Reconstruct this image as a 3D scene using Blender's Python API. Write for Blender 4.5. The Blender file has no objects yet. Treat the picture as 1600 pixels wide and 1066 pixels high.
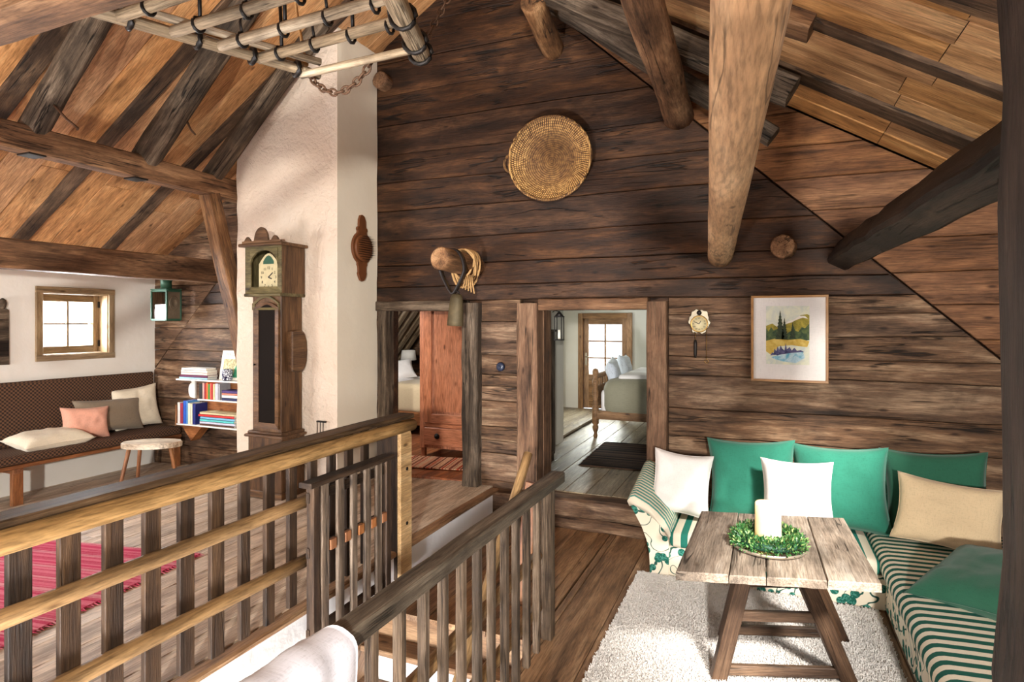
import bpy, math, random
from mathutils import Matrix, Vector, noise

# ---------------------------------------------------------------- scene, camera, light
SC = bpy.context.scene
COL = SC.collection
R = random.Random(7)

cam_d = bpy.data.cameras.new('camera')
cam = bpy.data.objects.new('camera', cam_d)
COL.objects.link(cam)
cam.location = (0, 0, 1.55)
cam.rotation_euler = (math.radians(90), 0, math.radians(23))
cam_d.sensor_width = 36
cam_d.lens = 36 * 930 / 1600
cam_d.shift_y = -(533 - 503) / 1600
cam_d.clip_start = 0.05
SC.camera = cam

world = bpy.data.worlds.new('overcast_sky')
SC.world = world
world.use_nodes = True
world.node_tree.nodes['Background'].inputs[0].default_value = (0.93, 0.97, 1.0, 1)
world.node_tree.nodes['Background'].inputs[1].default_value = 1.9

SC.view_settings.view_transform = 'Standard'
SC.view_settings.look = 'None'
SC.view_settings.gamma = 1
SC.view_settings.use_curve_mapping = False
SC.view_settings.exposure = -0.1
SC.cycles.use_denoising = True


def area(name, loc, target, sx, sy, power, col=(1, 1, 1)):
    d = bpy.data.lights.new(name, 'AREA')
    d.shape = 'RECTANGLE'
    d.size, d.size_y = sx, sy
    d.energy = power
    d.color = col
    o = bpy.data.objects.new(name, d)
    COL.objects.link(o)
    o.location = loc
    v = Vector(target) - Vector(loc)
    o.rotation_euler = v.to_track_quat('-Z', 'Y').to_euler()
    return o


# daylight in the window openings: the tall glazing behind the camera, the low window beside it,
# the small window by the bench, the bedroom door and bedroom window; plus added fill lamps
sun_d = bpy.data.lights.new('sun', 'SUN')
sun_d.energy = 14
sun_d.angle = math.radians(9)
sun_d.color = (1.0, 0.95, 0.87)
sun = bpy.data.objects.new('sun', sun_d)
COL.objects.link(sun)
sun.rotation_euler = Vector((-.65, 1.0, -1.0)).to_track_quat('-Z', 'Y').to_euler()
area('daylight_gable', (-2.3, -3.15, 2.6), (-4.5, 4, 1.0), 3.0, 1.6, 30, (1.0, 0.97, 0.93))
area('daylight_low_window', (0.9, -3.15, 1.9), (-3.4, 4.8, 2.6), 0.24, 0.24, 640, (1.0, 0.95, 0.87))
area('daylight_side_window', (2.42, -1.7, 1.3), (-3.4, 4.6, 1.8), 0.8, 0.7, 105, (1.0, 0.96, 0.9))
area('daylight_bench_window', (-7.55, 4.2, 1.55), (-4, 3.9, 0.4), 0.9, 0.8, 240, (0.95, 0.98, 1.0))
area('left_fill_lamp', (-6.4, 0.0, 0.95), (-5.2, 3.2, 0.8), 1.2, 0.9, 130, (1.0, 0.98, 0.96))  # added fill lamp for the left room; no dormer stands there
area('daylight_bedroom_door', (-2.58, 10.55, 1.1), (-2.3, 5, 0.4), 0.62, 0.9, 75, (0.95, 1.0, 0.93))
area('daylight_bedroom_window', (-3.52, 8.75, 1.15), (0, 8.3, 0.3), 0.9, 0.8, 34, (0.93, 1.0, 0.95))
area('stair_fill_lamp', (-1.35, -1.3, -0.75), (-2.3, 3.4, -0.35), 0.3, 0.6, 420, (0.97, 0.98, 1.0))  # added lamp that brightens the white stairwell wall; no window there
area('chamber_fill_lamp', (-4.5, 5.55, 1.75), (-4.6, 7.8, 0.5), 0.6, 0.6, 40, (1.0, 0.97, 0.92))  # added fill lamp for the left chamber, hidden beside the doorway; no window there

# ---------------------------------------------------------------- helpers
WM = {}


def srgb(r, g, b):
    def f(c):
        c /= 255.0
        return c / 12.92 if c <= 0.04045 else ((c + 0.055) / 1.055) ** 2.4
    return (f(r), f(g), f(b), 1.0)


def place(o, M, parent):
    WM[o] = M.copy()
    if parent is not None:
        o.parent = parent
        o.matrix_parent_inverse = WM[parent].inverted()
    o.matrix_basis = M


def tag(o, label=None, cat=None, group=None, kind=None):
    if label:
        o['label'] = label
    if cat:
        o['category'] = cat
    if group:
        o['group'] = group
    if kind:
        o['kind'] = kind
    return o


def thing(name, label, cat, loc=(0, 0, 0), rotz=0, group=None):
    o = bpy.data.objects.new(name, None)
    o.empty_display_size = 0.1
    COL.objects.link(o)
    place(o, Matrix.Translation(Vector(loc)) @ Matrix.Rotation(rotz, 4, 'Z'), None)
    return tag(o, label, cat, group)


def mk(name, verts, faces, mat, parent=None, M=None, smooth=False, world_coords=False):
    """one mesh object; verts are local to M (identity = world)"""
    me = bpy.data.meshes.new(name)
    me.from_pydata([tuple(v) for v in verts], [], faces)
    me.materials.append(mat)
    if smooth:
        me.polygons.foreach_set('use_smooth', [True] * len(me.polygons))
    me.update()
    o = bpy.data.objects.new(name, me)
    COL.objects.link(o)
    place(o, M if M is not None else Matrix.Identity(4), parent)
    return o


def frame(p0, p1, up=(0, 0, 1)):
    p0, p1 = Vector(p0), Vector(p1)
    x = (p1 - p0).normalized()
    up = Vector(up)
    if abs(x.dot(up.normalized())) > 0.99:
        up = Vector((0, 1, 0))
    y = up.cross(x).normalized()
    z = x.cross(y)
    m = Matrix((x, y, z)).transposed().to_4x4()
    m.translation = (p0 + p1) / 2
    return m, (p1 - p0).length


def bar_geo(L, w, t, ch, seg, jit, seed, taper=1.0):
    """chamfered bar along local X with slightly wandering surfaces"""
    rr = random.Random(seed)
    ch = min(ch, w * .45, t * .45)
    prof = [(-w / 2 + ch, -t / 2), (w / 2 - ch, -t / 2), (w / 2, -t / 2 + ch), (w / 2, t / 2 - ch),
            (w / 2 - ch, t / 2), (-w / 2 + ch, t / 2), (-w / 2, t / 2 - ch), (-w / 2, -t / 2 + ch)]
    vs, fs = [], []
    for i in range(seg + 1):
        k = i / seg
        x = -L / 2 + L * k
        s = 1 + (taper - 1) * k
        jy, jz = rr.uniform(-jit, jit), rr.uniform(-jit, jit)
        jw, jt = 1 + rr.uniform(-jit, jit) * 1.5 / max(w, .03), 1 + rr.uniform(-jit, jit) * 1.5 / max(t, .03)
        if i in (0, seg):
            jy *= .3
            jz *= .3
        for a, b in prof:
            vs.append((x, a * s * jw + jy, b * s * jt + jz))
    for i in range(seg):
        for j in range(8):
            a, b = i * 8 + j, i * 8 + (j + 1) % 8
            fs.append((a, b, b + 8, a + 8))
    fs.append(tuple(range(7, -1, -1)))
    fs.append(tuple(range(seg * 8, seg * 8 + 8)))
    return vs, fs


SEED = [0]


def board(name, p0, p1, w, t, mat, parent=None, up=(0, 0, 1), ch=.004, seg=1, jit=0.0, taper=1.0):
    M, L = frame(p0, p1, up)
    SEED[0] += 1
    vs, fs = bar_geo(L, w, t, ch, seg, jit, SEED[0], taper)
    # faces point outwards
    return mk(name, vs, [tuple(reversed(f)) for f in fs], mat, parent, M)


def log(name, p0, p1, r0, r1, mat, parent=None, n=14, seg=8, rough=.06, ell=1.0):
    M, L = frame(p0, p1)
    SEED[0] += 1
    sd = SEED[0] * 3.7
    vs, fs = [], []
    for i in range(seg + 1):
        k = i / seg
        r = r0 + (r1 - r0) * k
        for j in range(n):
            a = 2 * math.pi * j / n
            q = 1 + rough * noise.noise(Vector((k * L * 2 + sd, math.cos(a) * .9, math.sin(a) * .9 + sd)))
            vs.append((-L / 2 + L * k, math.cos(a) * r * q, math.sin(a) * r * q * ell))
    for i in range(seg):
        for j in range(n):
            a, b = i * n + j, i * n + (j + 1) % n
            fs.append((a, b, b + n, a + n))
    ins = len(vs)                          # chamfered cut ends
    for e, base in ((-1, 0), (1, seg * n)):
        rr_ = r0 if e < 0 else r1
        st = len(vs)
        for j in range(n):
            v = vs[base + j]
            vs.append((v[0] + e * rr_ * .12, v[1] * .86, v[2] * .86))
        for j in range(n):
            a, b = base + j, base + (j + 1) % n
            c, d = st + (j + 1) % n, st + j
            fs.append((a, d, c, b) if e < 0 else (a, b, c, d))
        fs.append(tuple(range(st, st + n)) if e > 0 else tuple(range(st + n - 1, st - 1, -1)))
    o = mk(name, vs, [tuple(reversed(f)) if False else f for f in fs], mat, parent, M, smooth=True)
    for p in o.data.polygons:
        if p.index >= len(fs) - 1 or len(p.vertices) == n:
            p.use_smooth = False
    return o


def box(name, lo, hi, mat, parent=None, ch=.004):
    """axis aligned chamfered box, longest side = grain"""
    lo, hi = Vector(lo), Vector(hi)
    d = hi - lo
    c = (lo + hi) / 2
    ax = max(range(3), key=lambda i: d[i])
    e = Vector([1 if i == ax else 0 for i in range(3)])
    p0, p1 = c - e * d[ax] / 2, c + e * d[ax] / 2
    if ax == 0:
        return board(name, p0, p1, d[1], d[2], mat, parent, (0, 0, 1), ch)
    if ax == 1:
        return board(name, p0, p1, d[0], d[2], mat, parent, (0, 0, 1), ch)
    return board(name, p0, p1, d[0], d[1], mat, parent, (0, 1, 0), ch)


def boxes(name, lst, mat, parent=None):
    """several plain boxes as one mesh, for a wall slab with openings"""
    vs, fs = [], []
    for lo, hi in lst:
        b = len(vs)
        for x in (lo[0], hi[0]):
            for y in (lo[1], hi[1]):
                for z in (lo[2], hi[2]):
                    vs.append((x, y, z))
        fs += [tuple(b + k for k in f) for f in ((0, 1, 3, 2), (4, 6, 7, 5), (0, 4, 5, 1), (2, 3, 7, 6), (0, 2, 6, 4), (1, 5, 7, 3))]
    return mk(name, vs, fs, mat, parent)


def lathe(name, prof, mat, parent=None, M=None, n=24, smooth=True, arc=None):
    """profile [(r,z)] turned round local Z"""
    vs, fs = [], []
    m = len(prof)
    for j in range(n):
        a = 2 * math.pi * j / n
        for r, z in prof:
            vs.append((r * math.cos(a), r * math.sin(a), z))
    for j in range(n):
        for i in range(m - 1):
            a, b = j * m + i, ((j + 1) % n) * m + i
            fs.append((a, b, b + 1, a + 1))
    if prof[0][0] > 1e-5:
        fs.append(tuple(j * m for j in range(n - 1, -1, -1)))
    if prof[-1][0] > 1e-5:
        fs.append(tuple(j * m + m - 1 for j in range(n)))
    return mk(name, vs, fs, mat, parent, M, smooth)


def tube(name, pts, r, mat, parent=None, n=8, closed=False):
    pts = [Vector(p) for p in pts]
    vs, fs = [], []
    m = len(pts)
    for i, p in enumerate(pts):
        a = pts[(i - 1) % m] if (closed or i > 0) else p
        b = pts[(i + 1) % m] if (closed or i < m - 1) else p
        t = (b - a).normalized()
        u = Vector((0, 0, 1)) if abs(t.z) < .9 else Vector((1, 0, 0))
        s = t.cross(u).normalized()
        w = s.cross(t)
        rad = r[i] if isinstance(r, (list, tuple)) else r
        for j in range(n):
            q = 2 * math.pi * j / n
            vs.append(p + s * math.cos(q) * rad + w * math.sin(q) * rad)
    for i in range(m if closed else m - 1):
        for j in range(n):
            a, b = i * n + j, i * n + (j + 1) % n
            c, d = ((i + 1) % m) * n + (j + 1) % n, ((i + 1) % m) * n + j
            fs.append((a, b, c, d))
    if not closed:
        fs.append(tuple(range(n - 1, -1, -1)))
        fs.append(tuple(range((m - 1) * n, m * n)))
    c = sum(pts, Vector()) / m
    return mk(name, [v - c for v in vs], fs, mat, parent, Matrix.Translation(c), True)


def prism(name, poly, M, depth, mat, parent=None, ch=0.0):
    """polygon in local X,Y extruded along local Z by depth; rim of the far face pulled in by ch"""
    n = len(poly)
    cx, cy = sum(p[0] for p in poly) / n, sum(p[1] for p in poly) / n
    vs = [(x, y, 0) for x, y in poly]
    if ch > 0:
        vs += [(x, y, depth - ch) for x, y in poly]
        pi = []
        for x, y in poly:
            l = math.hypot(x - cx, y - cy) or 1
            pi.append((x - (x - cx) / l * ch, y - (y - cy) / l * ch, depth))
        vs += pi
        k = 3
    else:
        vs += [(x, y, depth) for x, y in poly]
        k = 2
    fs = [tuple(range(n - 1, -1, -1)), tuple(range((k - 1) * n, k * n))]
    for l in range(k - 1):
        for i in range(n):
            j = (i + 1) % n
            fs.append((l * n + i, l * n + j, (l + 1) * n + j, (l + 1) * n + i))
    return mk(name, vs, fs, mat, parent, M)


# wall plane facing the camera: local X = world X, local Y = world Z, local Z = world -Y
def wallM(x, y, z):
    return Matrix(((1, 0, 0, x), (0, 0, -1, y), (0, 1, 0, z), (0, 0, 0, 1)))


# plane facing +X: local X = world Y, local Y = world Z, local Z = world X
def sideM(x, y, z):
    return Matrix(((0, 0, 1, x), (1, 0, 0, y), (0, 1, 0, z), (0, 0, 0, 1)))


def clip(poly, a, b, c):
    """keep a*x+b*y<=c"""
    out = []
    n = len(poly)
    for i in range(n):
        p, q = poly[i], poly[(i + 1) % n]
        dp, dq = a * p[0] + b * p[1] - c, a * q[0] + b * q[1] - c
        if dp <= 0:
            out.append(p)
        if dp * dq < 0:
            t = dp / (dp - dq)
            out.append((p[0] + (q[0] - p[0]) * t, p[1] + (q[1] - p[1]) * t))
    return out


def copy_tree(o, M):
    """a copy of a thing, its parts and their sub-parts, moved to M"""
    c = o.copy()
    COL.objects.link(c)
    WM[c] = M
    c.matrix_basis = M
    for ch in list(o.children):
        k = ch.copy()
        COL.objects.link(k)
        k.parent = c
        WM[k] = M @ WM[o].inverted() @ WM[ch]
        for g in list(ch.children):
            q = g.copy()
            COL.objects.link(q)
            q.parent = k
    return c


# ---------------------------------------------------------------- materials
class NT:
    def __init__(s, name):
        s.m = bpy.data.materials.new(name)
        s.m.use_nodes = True
        s.t = s.m.node_tree
        s.n = s.t.nodes
        s.b = s.n['Principled BSDF']

    def add(s, typ, **kw):
        n = s.n.new(typ)
        for k, v in kw.items():
            if k.startswith('i_'):
                key = k[2:]
                n.inputs[int(key) if key.isdigit() else key.replace('_', ' ')].default_value = v
            else:
                setattr(n, k, v)
        return n

    def link(s, a, b):
        s.t.links.new(a, b)

    def math(s, op, a, b=None, clamp=False):
        n = s.add('ShaderNodeMath', operation=op, use_clamp=clamp)
        for i, v in enumerate((a, b)):
            if v is None:
                continue
            if isinstance(v, (int, float)):
                n.inputs[i].default_value = v
            else:
                s.link(v, n.inputs[i])
        return n.outputs[0]

    def ramp(s, fac, stops, interp='LINEAR'):
        n = s.add('ShaderNodeValToRGB')
        n.color_ramp.interpolation = interp
        el = n.color_ramp.elements
        while len(el) < len(stops):
            el.new(.5)
        for e, (p, c) in zip(el, stops):
            e.position = p
            e.color = c if len(c) == 4 else (*c, 1)
        s.link(fac, n.inputs[0])
        return n.outputs[0]

    def mix(s, typ, fac, a, b):
        n = s.add('ShaderNodeMix', data_type='RGBA', blend_type=typ)
        n.clamp_factor = True
        for v, i in ((fac, 0), (a, 6), (b, 7)):
            if isinstance(v, (int, float)):
                n.inputs[i].default_value = v
            elif isinstance(v, tuple):
                n.inputs[i].default_value = v
            else:
                s.link(v, n.inputs[i])
        return n.outputs[2]

    def mapping(s, vec, scale, loc=(0, 0, 0)):
        n = s.add('ShaderNodeMapping')
        n.inputs['Scale'].default_value = scale
        n.inputs['Location'].default_value = loc
        s.link(vec, n.inputs[0])
        return n.outputs[0]

    def noise(s, vec, scale, detail=4, rough=.55, dist=0.0):
        n = s.add('ShaderNodeTexNoise')
        n.inputs['Scale'].default_value = scale
        n.inputs['Detail'].default_value = detail
        n.inputs['Roughness'].default_value = rough
        n.inputs['Distortion'].default_value = dist
        if vec is not None:
            s.link(vec, n.inputs['Vector'])
        return n.outputs['Fac']

    def bump(s, h, strength, dist=.01):
        n = s.add('ShaderNodeBump')
        n.inputs['Strength'].default_value = strength
        n.inputs['Distance'].default_value = dist
        s.link(h, n.inputs['Height'])
        s.link(n.outputs[0], s.b.inputs['Normal'])

    def coords(s):
        """object coordinates, shifted at random for every object"""
        tc = s.add('ShaderNodeTexCoord')
        oi = s.add('ShaderNodeObjectInfo')
        mul = s.math('MULTIPLY', oi.outputs['Random'], 61.0)
        add = s.add('ShaderNodeVectorMath', operation='ADD')
        cmb = s.add('ShaderNodeCombineXYZ')
        for i in range(3):
            s.link(mul, cmb.inputs[i])
        s.link(tc.outputs['Object'], add.inputs[0])
        s.link(cmb.outputs[0], add.inputs[1])
        return tc.outputs['Object'], add.outputs[0], oi.outputs['Random']


G1 = (1, 1, 1, 1)
G0 = (0, 0, 0, 1)


def wood(name, dark, mid, light, stretch=14, crack=.6, patch=.35, var=.35, rough=.75, bump=.5, fine=.5, knots=True, rings=.35):
    s = NT(name)
    obj, p, rnd = s.coords()
    g = s.noise(s.mapping(p, (1.1, stretch, stretch)), 1.0, 8, .66, .3)
    col = s.ramp(g, [(.3, dark), (.5, mid), (.7, light)])
    # growth rings: contour lines of a slow noise
    rn = s.noise(s.mapping(p, (.55, 4.2, 4.2), (5, 1, 3)), 1.0, 1, .4, .2)
    rf = s.math('FRACT', s.math('MULTIPLY', rn, 22))
    rl = s.ramp(rf, [(0, (.42, .38, .34, 1)), (.22, (.9, .9, .9, 1)), (.6, (1.08, 1.08, 1.08, 1)), (1, (.8, .78, .76, 1))])
    col = s.mix('MULTIPLY', rings, col, rl)
    fg = s.noise(s.mapping(p, (9, stretch * 15, stretch * 15)), 1.0, 3, .65)
    col = s.mix('MULTIPLY', fine, col, s.ramp(fg, [(.36, (.3, .28, .26, 1)), (.5, (.95, .95, .95, 1)), (.64, (1.35, 1.35, 1.35, 1))]))
    pn = s.noise(s.mapping(p, (1, 1.6, 1.6)), 2.2, 6, .65, .8)
    col = s.mix('MULTIPLY', patch, col, s.ramp(pn, [(.34, (.3, .28, .27, 1)), (.52, G1), (.66, (1.4, 1.38, 1.36, 1))]))
    h = s.math('ADD', g, s.math('MULTIPLY', pn, .5))
    if crack > 0:
        cn = s.noise(s.mapping(p, (.5, stretch * 1.0, stretch * 1.0), (3, 7, 1)), 1.0, 4, .55, .5)
        d = s.math('ABSOLUTE', s.math('SUBTRACT', cn, .5))
        line = s.ramp(d, [(.0, G0), (.009, (.25, .25, .25, 1)), (.016, G1)])
        gate = s.ramp(s.noise(s.mapping(p, (1.6, 3, 3), (9, 2, 4)), 1.0, 2), [(.5, G1), (.54, G0)])
        line = s.mix('LIGHTEN', 1.0, line, gate)
        col = s.mix('MULTIPLY', crack, col, line)
        h = s.math('ADD', s.math('MULTIPLY', h, .6), s.math('MULTIPLY', line, .5))
    if knots:
        v = s.add('ShaderNodeTexVoronoi')
        v.inputs['Scale'].default_value = 1.0
        s.link(s.mapping(p, (3.0, 7.5, 7.5), (1, 5, 2)), v.inputs['Vector'])
        k = s.ramp(v.outputs['Distance'], [(.05, (.1, .07, .05, 1)), (.085, (.55, .48, .42, 1)), (.13, G1)])
        col = s.mix('MULTIPLY', .8, col, k)
    hv = s.math('ADD', s.math('MULTIPLY', s.math('SUBTRACT', rnd, .5), var * 2), 1.0)
    hs = s.add('ShaderNodeHueSaturation')
    s.link(hv, hs.inputs['Value'])
    r2 = s.math('FRACT', s.math('MULTIPLY', rnd, 17.3))
    s.link(s.math('ADD', s.math('MULTIPLY', r2, .12), .92), hs.inputs['Saturation'])
    s.link(col, hs.inputs['Color'])
    s.link(hs.outputs[0], s.b.inputs['Base Color'])
    s.b.inputs['Roughness'].default_value = rough
    s.b.inputs['Specular IOR Level'].default_value = .3
    s.bump(s.math('ADD', h, s.math('MULTIPLY', fg, .35)), bump, .014)
    return s.m


def plain(name, col, rough=.6, metal=0.0, nscale=0, namt=.25, bump=0.0, spec=.4):
    s = NT(name)
    s.b.inputs['Roughness'].default_value = rough
    s.b.inputs['Metallic'].default_value = metal
    s.b.inputs['Specular IOR Level'].default_value = spec
    obj, p, rnd = s.coords()
    n = s.noise(p, nscale or 6, 5, .6)
    c = s.mix('MULTIPLY', namt, col, s.ramp(n, [(.3, (.45, .45, .45, 1)), (.7, (1.25, 1.25, 1.25, 1))]))
    s.link(c, s.b.inputs['Base Color'])
    if bump:
        s.bump(n, bump, .01)
    return s.m


def fabric(name, col, weave=240, amt=.3, rough=.95, bump=.25, patch=.15):
    s = NT(name)
    obj, p, rnd = s.coords()
    wx = s.noise(s.mapping(obj, (weave, weave * .12, weave)), 1, 2)
    wy = s.noise(s.mapping(obj, (weave * .12, weave, weave)), 1, 2)
    w = s.math('ADD', wx, wy)
    c = s.mix('MULTIPLY', amt, col, s.ramp(w, [(.7, (.6, .6, .6, 1)), (1.0, (1.2, 1.2, 1.2, 1))]))
    pn = s.noise(p, 3, 3)
    c = s.mix('MULTIPLY', patch, c, s.ramp(pn, [(.35, (.6, .6, .6, 1)), (.65, (1.2, 1.2, 1.2, 1))]))
    s.link(c, s.b.inputs['Base Color'])
    s.b.inputs['Roughness'].default_value = rough
    s.b.inputs['Specular IOR Level'].default_value = .15
    s.b.inputs['Sheen Weight'].default_value = .25
    s.bump(w, bump, .002)
    return s.m


M_SOOT = wood('sooty_log_wood', srgb(22, 12, 6), srgb(58, 35, 19), srgb(98, 65, 38), 8, .85, 0.65, 0.12, .62, .7)
M_LOG = wood('old_log_wood', srgb(42, 29, 20), srgb(102, 75, 54), srgb(166, 138, 110), 9, .85, 0.6, 0.13, .7, .9)
M_PLANKW = wood('gable_plank_wood', srgb(60, 38, 23), srgb(118, 78, 48), srgb(152, 108, 70), 10, .5, .45, 0.1, .7, .5)
M_GREYBEAM = wood('weathered_grey_wood', srgb(36, 30, 25), srgb(84, 71, 58), srgb(140, 124, 106), 12, .9, .7, 0.12, .85, .9)
M_POST = wood('door_post_wood', srgb(60, 40, 28), srgb(118, 86, 62), srgb(150, 118, 90), 13, .85, .5, 0.1, .75, .8)
M_ROOF = wood('pine_roof_board', srgb(134, 92, 58), srgb(190, 140, 94), srgb(218, 174, 126), 7, .25, 0.25, 0.1, .6, .25)
M_ROOFR = wood('pine_roof_board_pale', srgb(130, 90, 54), srgb(188, 140, 90), srgb(220, 176, 122), 7, .25, 0.25, 0.1, .6, .25)
M_BATTEN = wood('dark_roof_batten', srgb(36, 27, 21), srgb(84, 64, 48), srgb(130, 104, 80), 9, .8, .75, .2, .75, .6)
M_PURLIN = wood('brown_hewn_beam', srgb(54, 36, 24), srgb(118, 84, 56), srgb(168, 128, 90), 11, .8, .55, .15, .7, .6)
M_PALELOG = wood('pale_peeled_log', srgb(146, 108, 78), srgb(188, 150, 114), srgb(212, 178, 142), 6, .55, 0.2, .1, .6, .35)
M_BARKLOG = wood('rough_brown_log', srgb(58, 38, 24), srgb(134, 96, 64), srgb(186, 146, 106), 7, .8, .7, .15, .75, .9)
M_DARKBEAM = wood('black_brown_beam', srgb(18, 14, 12), srgb(46, 36, 30), srgb(74, 60, 50), 9, .8, .7, .1, .6, .6)
M_FLOORL = wood('scrubbed_floor_board', srgb(146, 124, 104), srgb(200, 178, 154), srgb(228, 212, 194), 10, .45, 0.3, 0.08, .55, .3)
M_FLOORR = wood('brown_floor_board', srgb(84, 60, 40), srgb(144, 110, 80), srgb(180, 146, 110), 9, .35, 0.3, 0.1, .45, .3)
M_FLOORB = wood('bedroom_floor_board', srgb(92, 78, 60), srgb(142, 126, 102), srgb(176, 162, 136), 9, .5, .4, .15, .4, .3)
M_REDFLOOR = wood('reddish_floor_board', srgb(96, 50, 28), srgb(148, 86, 52), srgb(176, 110, 70), 9, .4, .4, .12, .45, .3)
M_BALU = wood('brown_baluster_wood', srgb(24, 16, 11), srgb(54, 38, 25), srgb(80, 59, 40), 16, .5, .5, .3, .65, .5)
M_BALG = wood('greyed_baluster_wood', srgb(48, 38, 30), srgb(98, 82, 67), srgb(150, 132, 114), 16, .7, .5, .3, .7, .6)
M_RAILPOLE = wood('yellow_peeled_pole', srgb(98, 74, 46), srgb(142, 110, 70), srgb(172, 138, 94), 7, .3, 0.2, .08, .5, .2)
M_HANDTOP = wood('dark_handrail_wood', srgb(42, 32, 22), srgb(84, 64, 44), srgb(116, 92, 66), 16, .6, .4, .1, .6, .4)
M_HANDGREY = wood('grey_handrail_wood', srgb(54, 46, 38), srgb(102, 90, 76), srgb(152, 140, 122), 18, .7, .5, .1, .55, .7)
M_PALEPOST = wood('pale_pine_post', srgb(160, 124, 82), srgb(200, 166, 120), srgb(220, 190, 146), 10, .2, 0.15, .1, .5, .15)
M_TABLE = wood('bleached_table_wood', srgb(84, 74, 66), srgb(148, 134, 120), srgb(190, 180, 168), 9, .75, 0.5, .1, .6, .6)
M_TLEG = wood('brown_trestle_wood', srgb(36, 25, 18), srgb(80, 58, 42), srgb(116, 90, 68), 14, .6, .5, .12, .55, .5)
M_CLOCKW = wood('walnut_clock_wood', srgb(46, 31, 20), srgb(96, 68, 45), srgb(128, 96, 66), 12, .3, .4, .1, .45, .2)
M_CLOCKO = wood('olive_clock_wood', srgb(58, 50, 30), srgb(98, 88, 56), srgb(128, 116, 78), 12, .3, .4, .1, .5, .2)
M_WARD = wood('reddish_wardrobe_wood', srgb(140, 84, 58), srgb(182, 116, 84), srgb(200, 136, 104), 6, .12, 0.15, .05, .5, .12)
M_WIN = wood('window_frame_wood', srgb(112, 92, 66), srgb(154, 130, 98), srgb(182, 160, 126), 14, .3, 0.15, .1, .5, .2)
M_DOORW = wood('bedroom_door_wood', srgb(104, 74, 46), srgb(146, 108, 72), srgb(172, 134, 96), 10, .3, .4, .1, .5, .2)
M_BENCHW = wood('bench_frame_wood', srgb(100, 58, 32), srgb(146, 94, 58), srgb(172, 120, 78), 11, .3, .4, .1, .5, .2)
M_STOOL = wood('worn_stool_wood', srgb(140, 112, 88), srgb(214, 198, 176), srgb(238, 228, 212), 8, .6, 0.35, .1, .6, .4)
M_RACK = wood('silvered_rack_wood', srgb(96, 80, 60), srgb(150, 130, 104), srgb(188, 172, 148), 12, .7, .5, .12, .7, .6)
M_FRAMEW = wood('picture_frame_wood', srgb(140, 98, 58), srgb(178, 132, 84), srgb(196, 152, 104), 14, .0, .2, .05, .4, .1, knots=False)
M_PINK = fabric('pink_linen', srgb(226, 168, 146))
M_TAUPE = fabric('taupe_linen', srgb(140, 126, 108))
M_CREAM = fabric('cream_linen', srgb(232, 222, 200))
M_WHITE = fabric('white_linen', srgb(236, 232, 230), amt=.15)
M_BEIGE = fabric('beige_linen', srgb(206, 184, 150))
M_GREEN = fabric('sea_green_linen', srgb(40, 106, 88), amt=.35)
M_DKGREEN = fabric('bottle_green_linen', srgb(42, 92, 72), amt=.3)
M_BLANKET = fabric('pale_lilac_blanket', srgb(206, 206, 216), weave=160)
M_GREYBED = fabric('grey_green_blanket', srgb(142, 138, 118), weave=160)
M_OCHREBED = fabric('fawn_blanket', srgb(188, 170, 140), weave=160)
M_IRON = plain('black_iron', srgb(40, 36, 34), .5, .6, 20, .5, .3)
M_RUST = plain('rusty_chain_iron', srgb(92, 66, 48), .65, .4, 25, .5, .3)
M_BRASS = plain('aged_brass', srgb(150, 118, 64), .35, .9, 12, .4)
M_TIN = plain('dull_tin', srgb(150, 140, 122), .4, .7, 10, .4)
M_PEWTER = plain('pewter_tray', srgb(176, 164, 148), .35, .6, 10, .3)
M_GREENTIN = plain('green_painted_tin', srgb(44, 84, 66), .5, .1, 14, .4)
M_BELL = plain('weathered_bell_iron', srgb(92, 80, 56), .6, .35, 9, .7, .4)
M_LEATHER = plain('black_leather', srgb(38, 32, 30), .5, 0, 18, .5, .3)
M_ROPE = plain('frayed_hemp_rope', srgb(186, 146, 96), .9, 0, 40, .5, .4)
M_PAPERW = plain('book_paper', srgb(236, 230, 214), .8, 0, 60, .2)
M_SHELF = plain('white_shelf_paint', srgb(232, 230, 226), .5, 0, 8, .15)
M_BLACK = plain('black_paint', srgb(26, 24, 24), .5, 0, 8, .2)
M_ENAMEL = plain('white_enamel', srgb(236, 230, 214), .4, 0, 8, .12)
M_DIAL = plain('cream_dial_paint', srgb(196, 184, 146), .45, 0, 14, .3)
M_SOCKET = plain('blue_black_bakelite', srgb(38, 46, 66), .3, 0, 14, .3)
M_DARKGLASS = plain('dark_clock_glass', srgb(24, 18, 15), .55, 0, 5, .2, 0, .06)
M_SHADE = plain('white_lamp_shade', srgb(240, 236, 228), .8, 0, 8, .1)
M_COMB = plain('carved_comb_wood', srgb(112, 66, 36), .55, 0, 16, .5, .3)
M_BRICKBASE = plain('white_plinth', srgb(232, 230, 228), .85, 0, 7, .2, .3)


def plaster(name, col, bump, scale=7, stain=.2, staincol=(.82, .74, .62, 1)):
    s = NT(name)
    tc = s.add('ShaderNodeTexCoord')
    p = tc.outputs['Object']
    n1 = s.noise(p, scale, 5, .6, .6)
    n2 = s.noise(p, scale * 4, 3, .5, .3)
    n3 = s.noise(p, 1.4, 4, .6)
    c = s.mix('MULTIPLY', stain, col, s.ramp(n3, [(.35, staincol), (.62, G1)]))
    s.link(c, s.b.inputs['Base Color'])
    s.b.inputs['Roughness'].default_value = .9
    s.b.inputs['Specular IOR Level'].default_value = .2
    s.bump(s.math('ADD', n1, s.math('MULTIPLY', n2, .35)), bump, .04)
    return s.m


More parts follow.
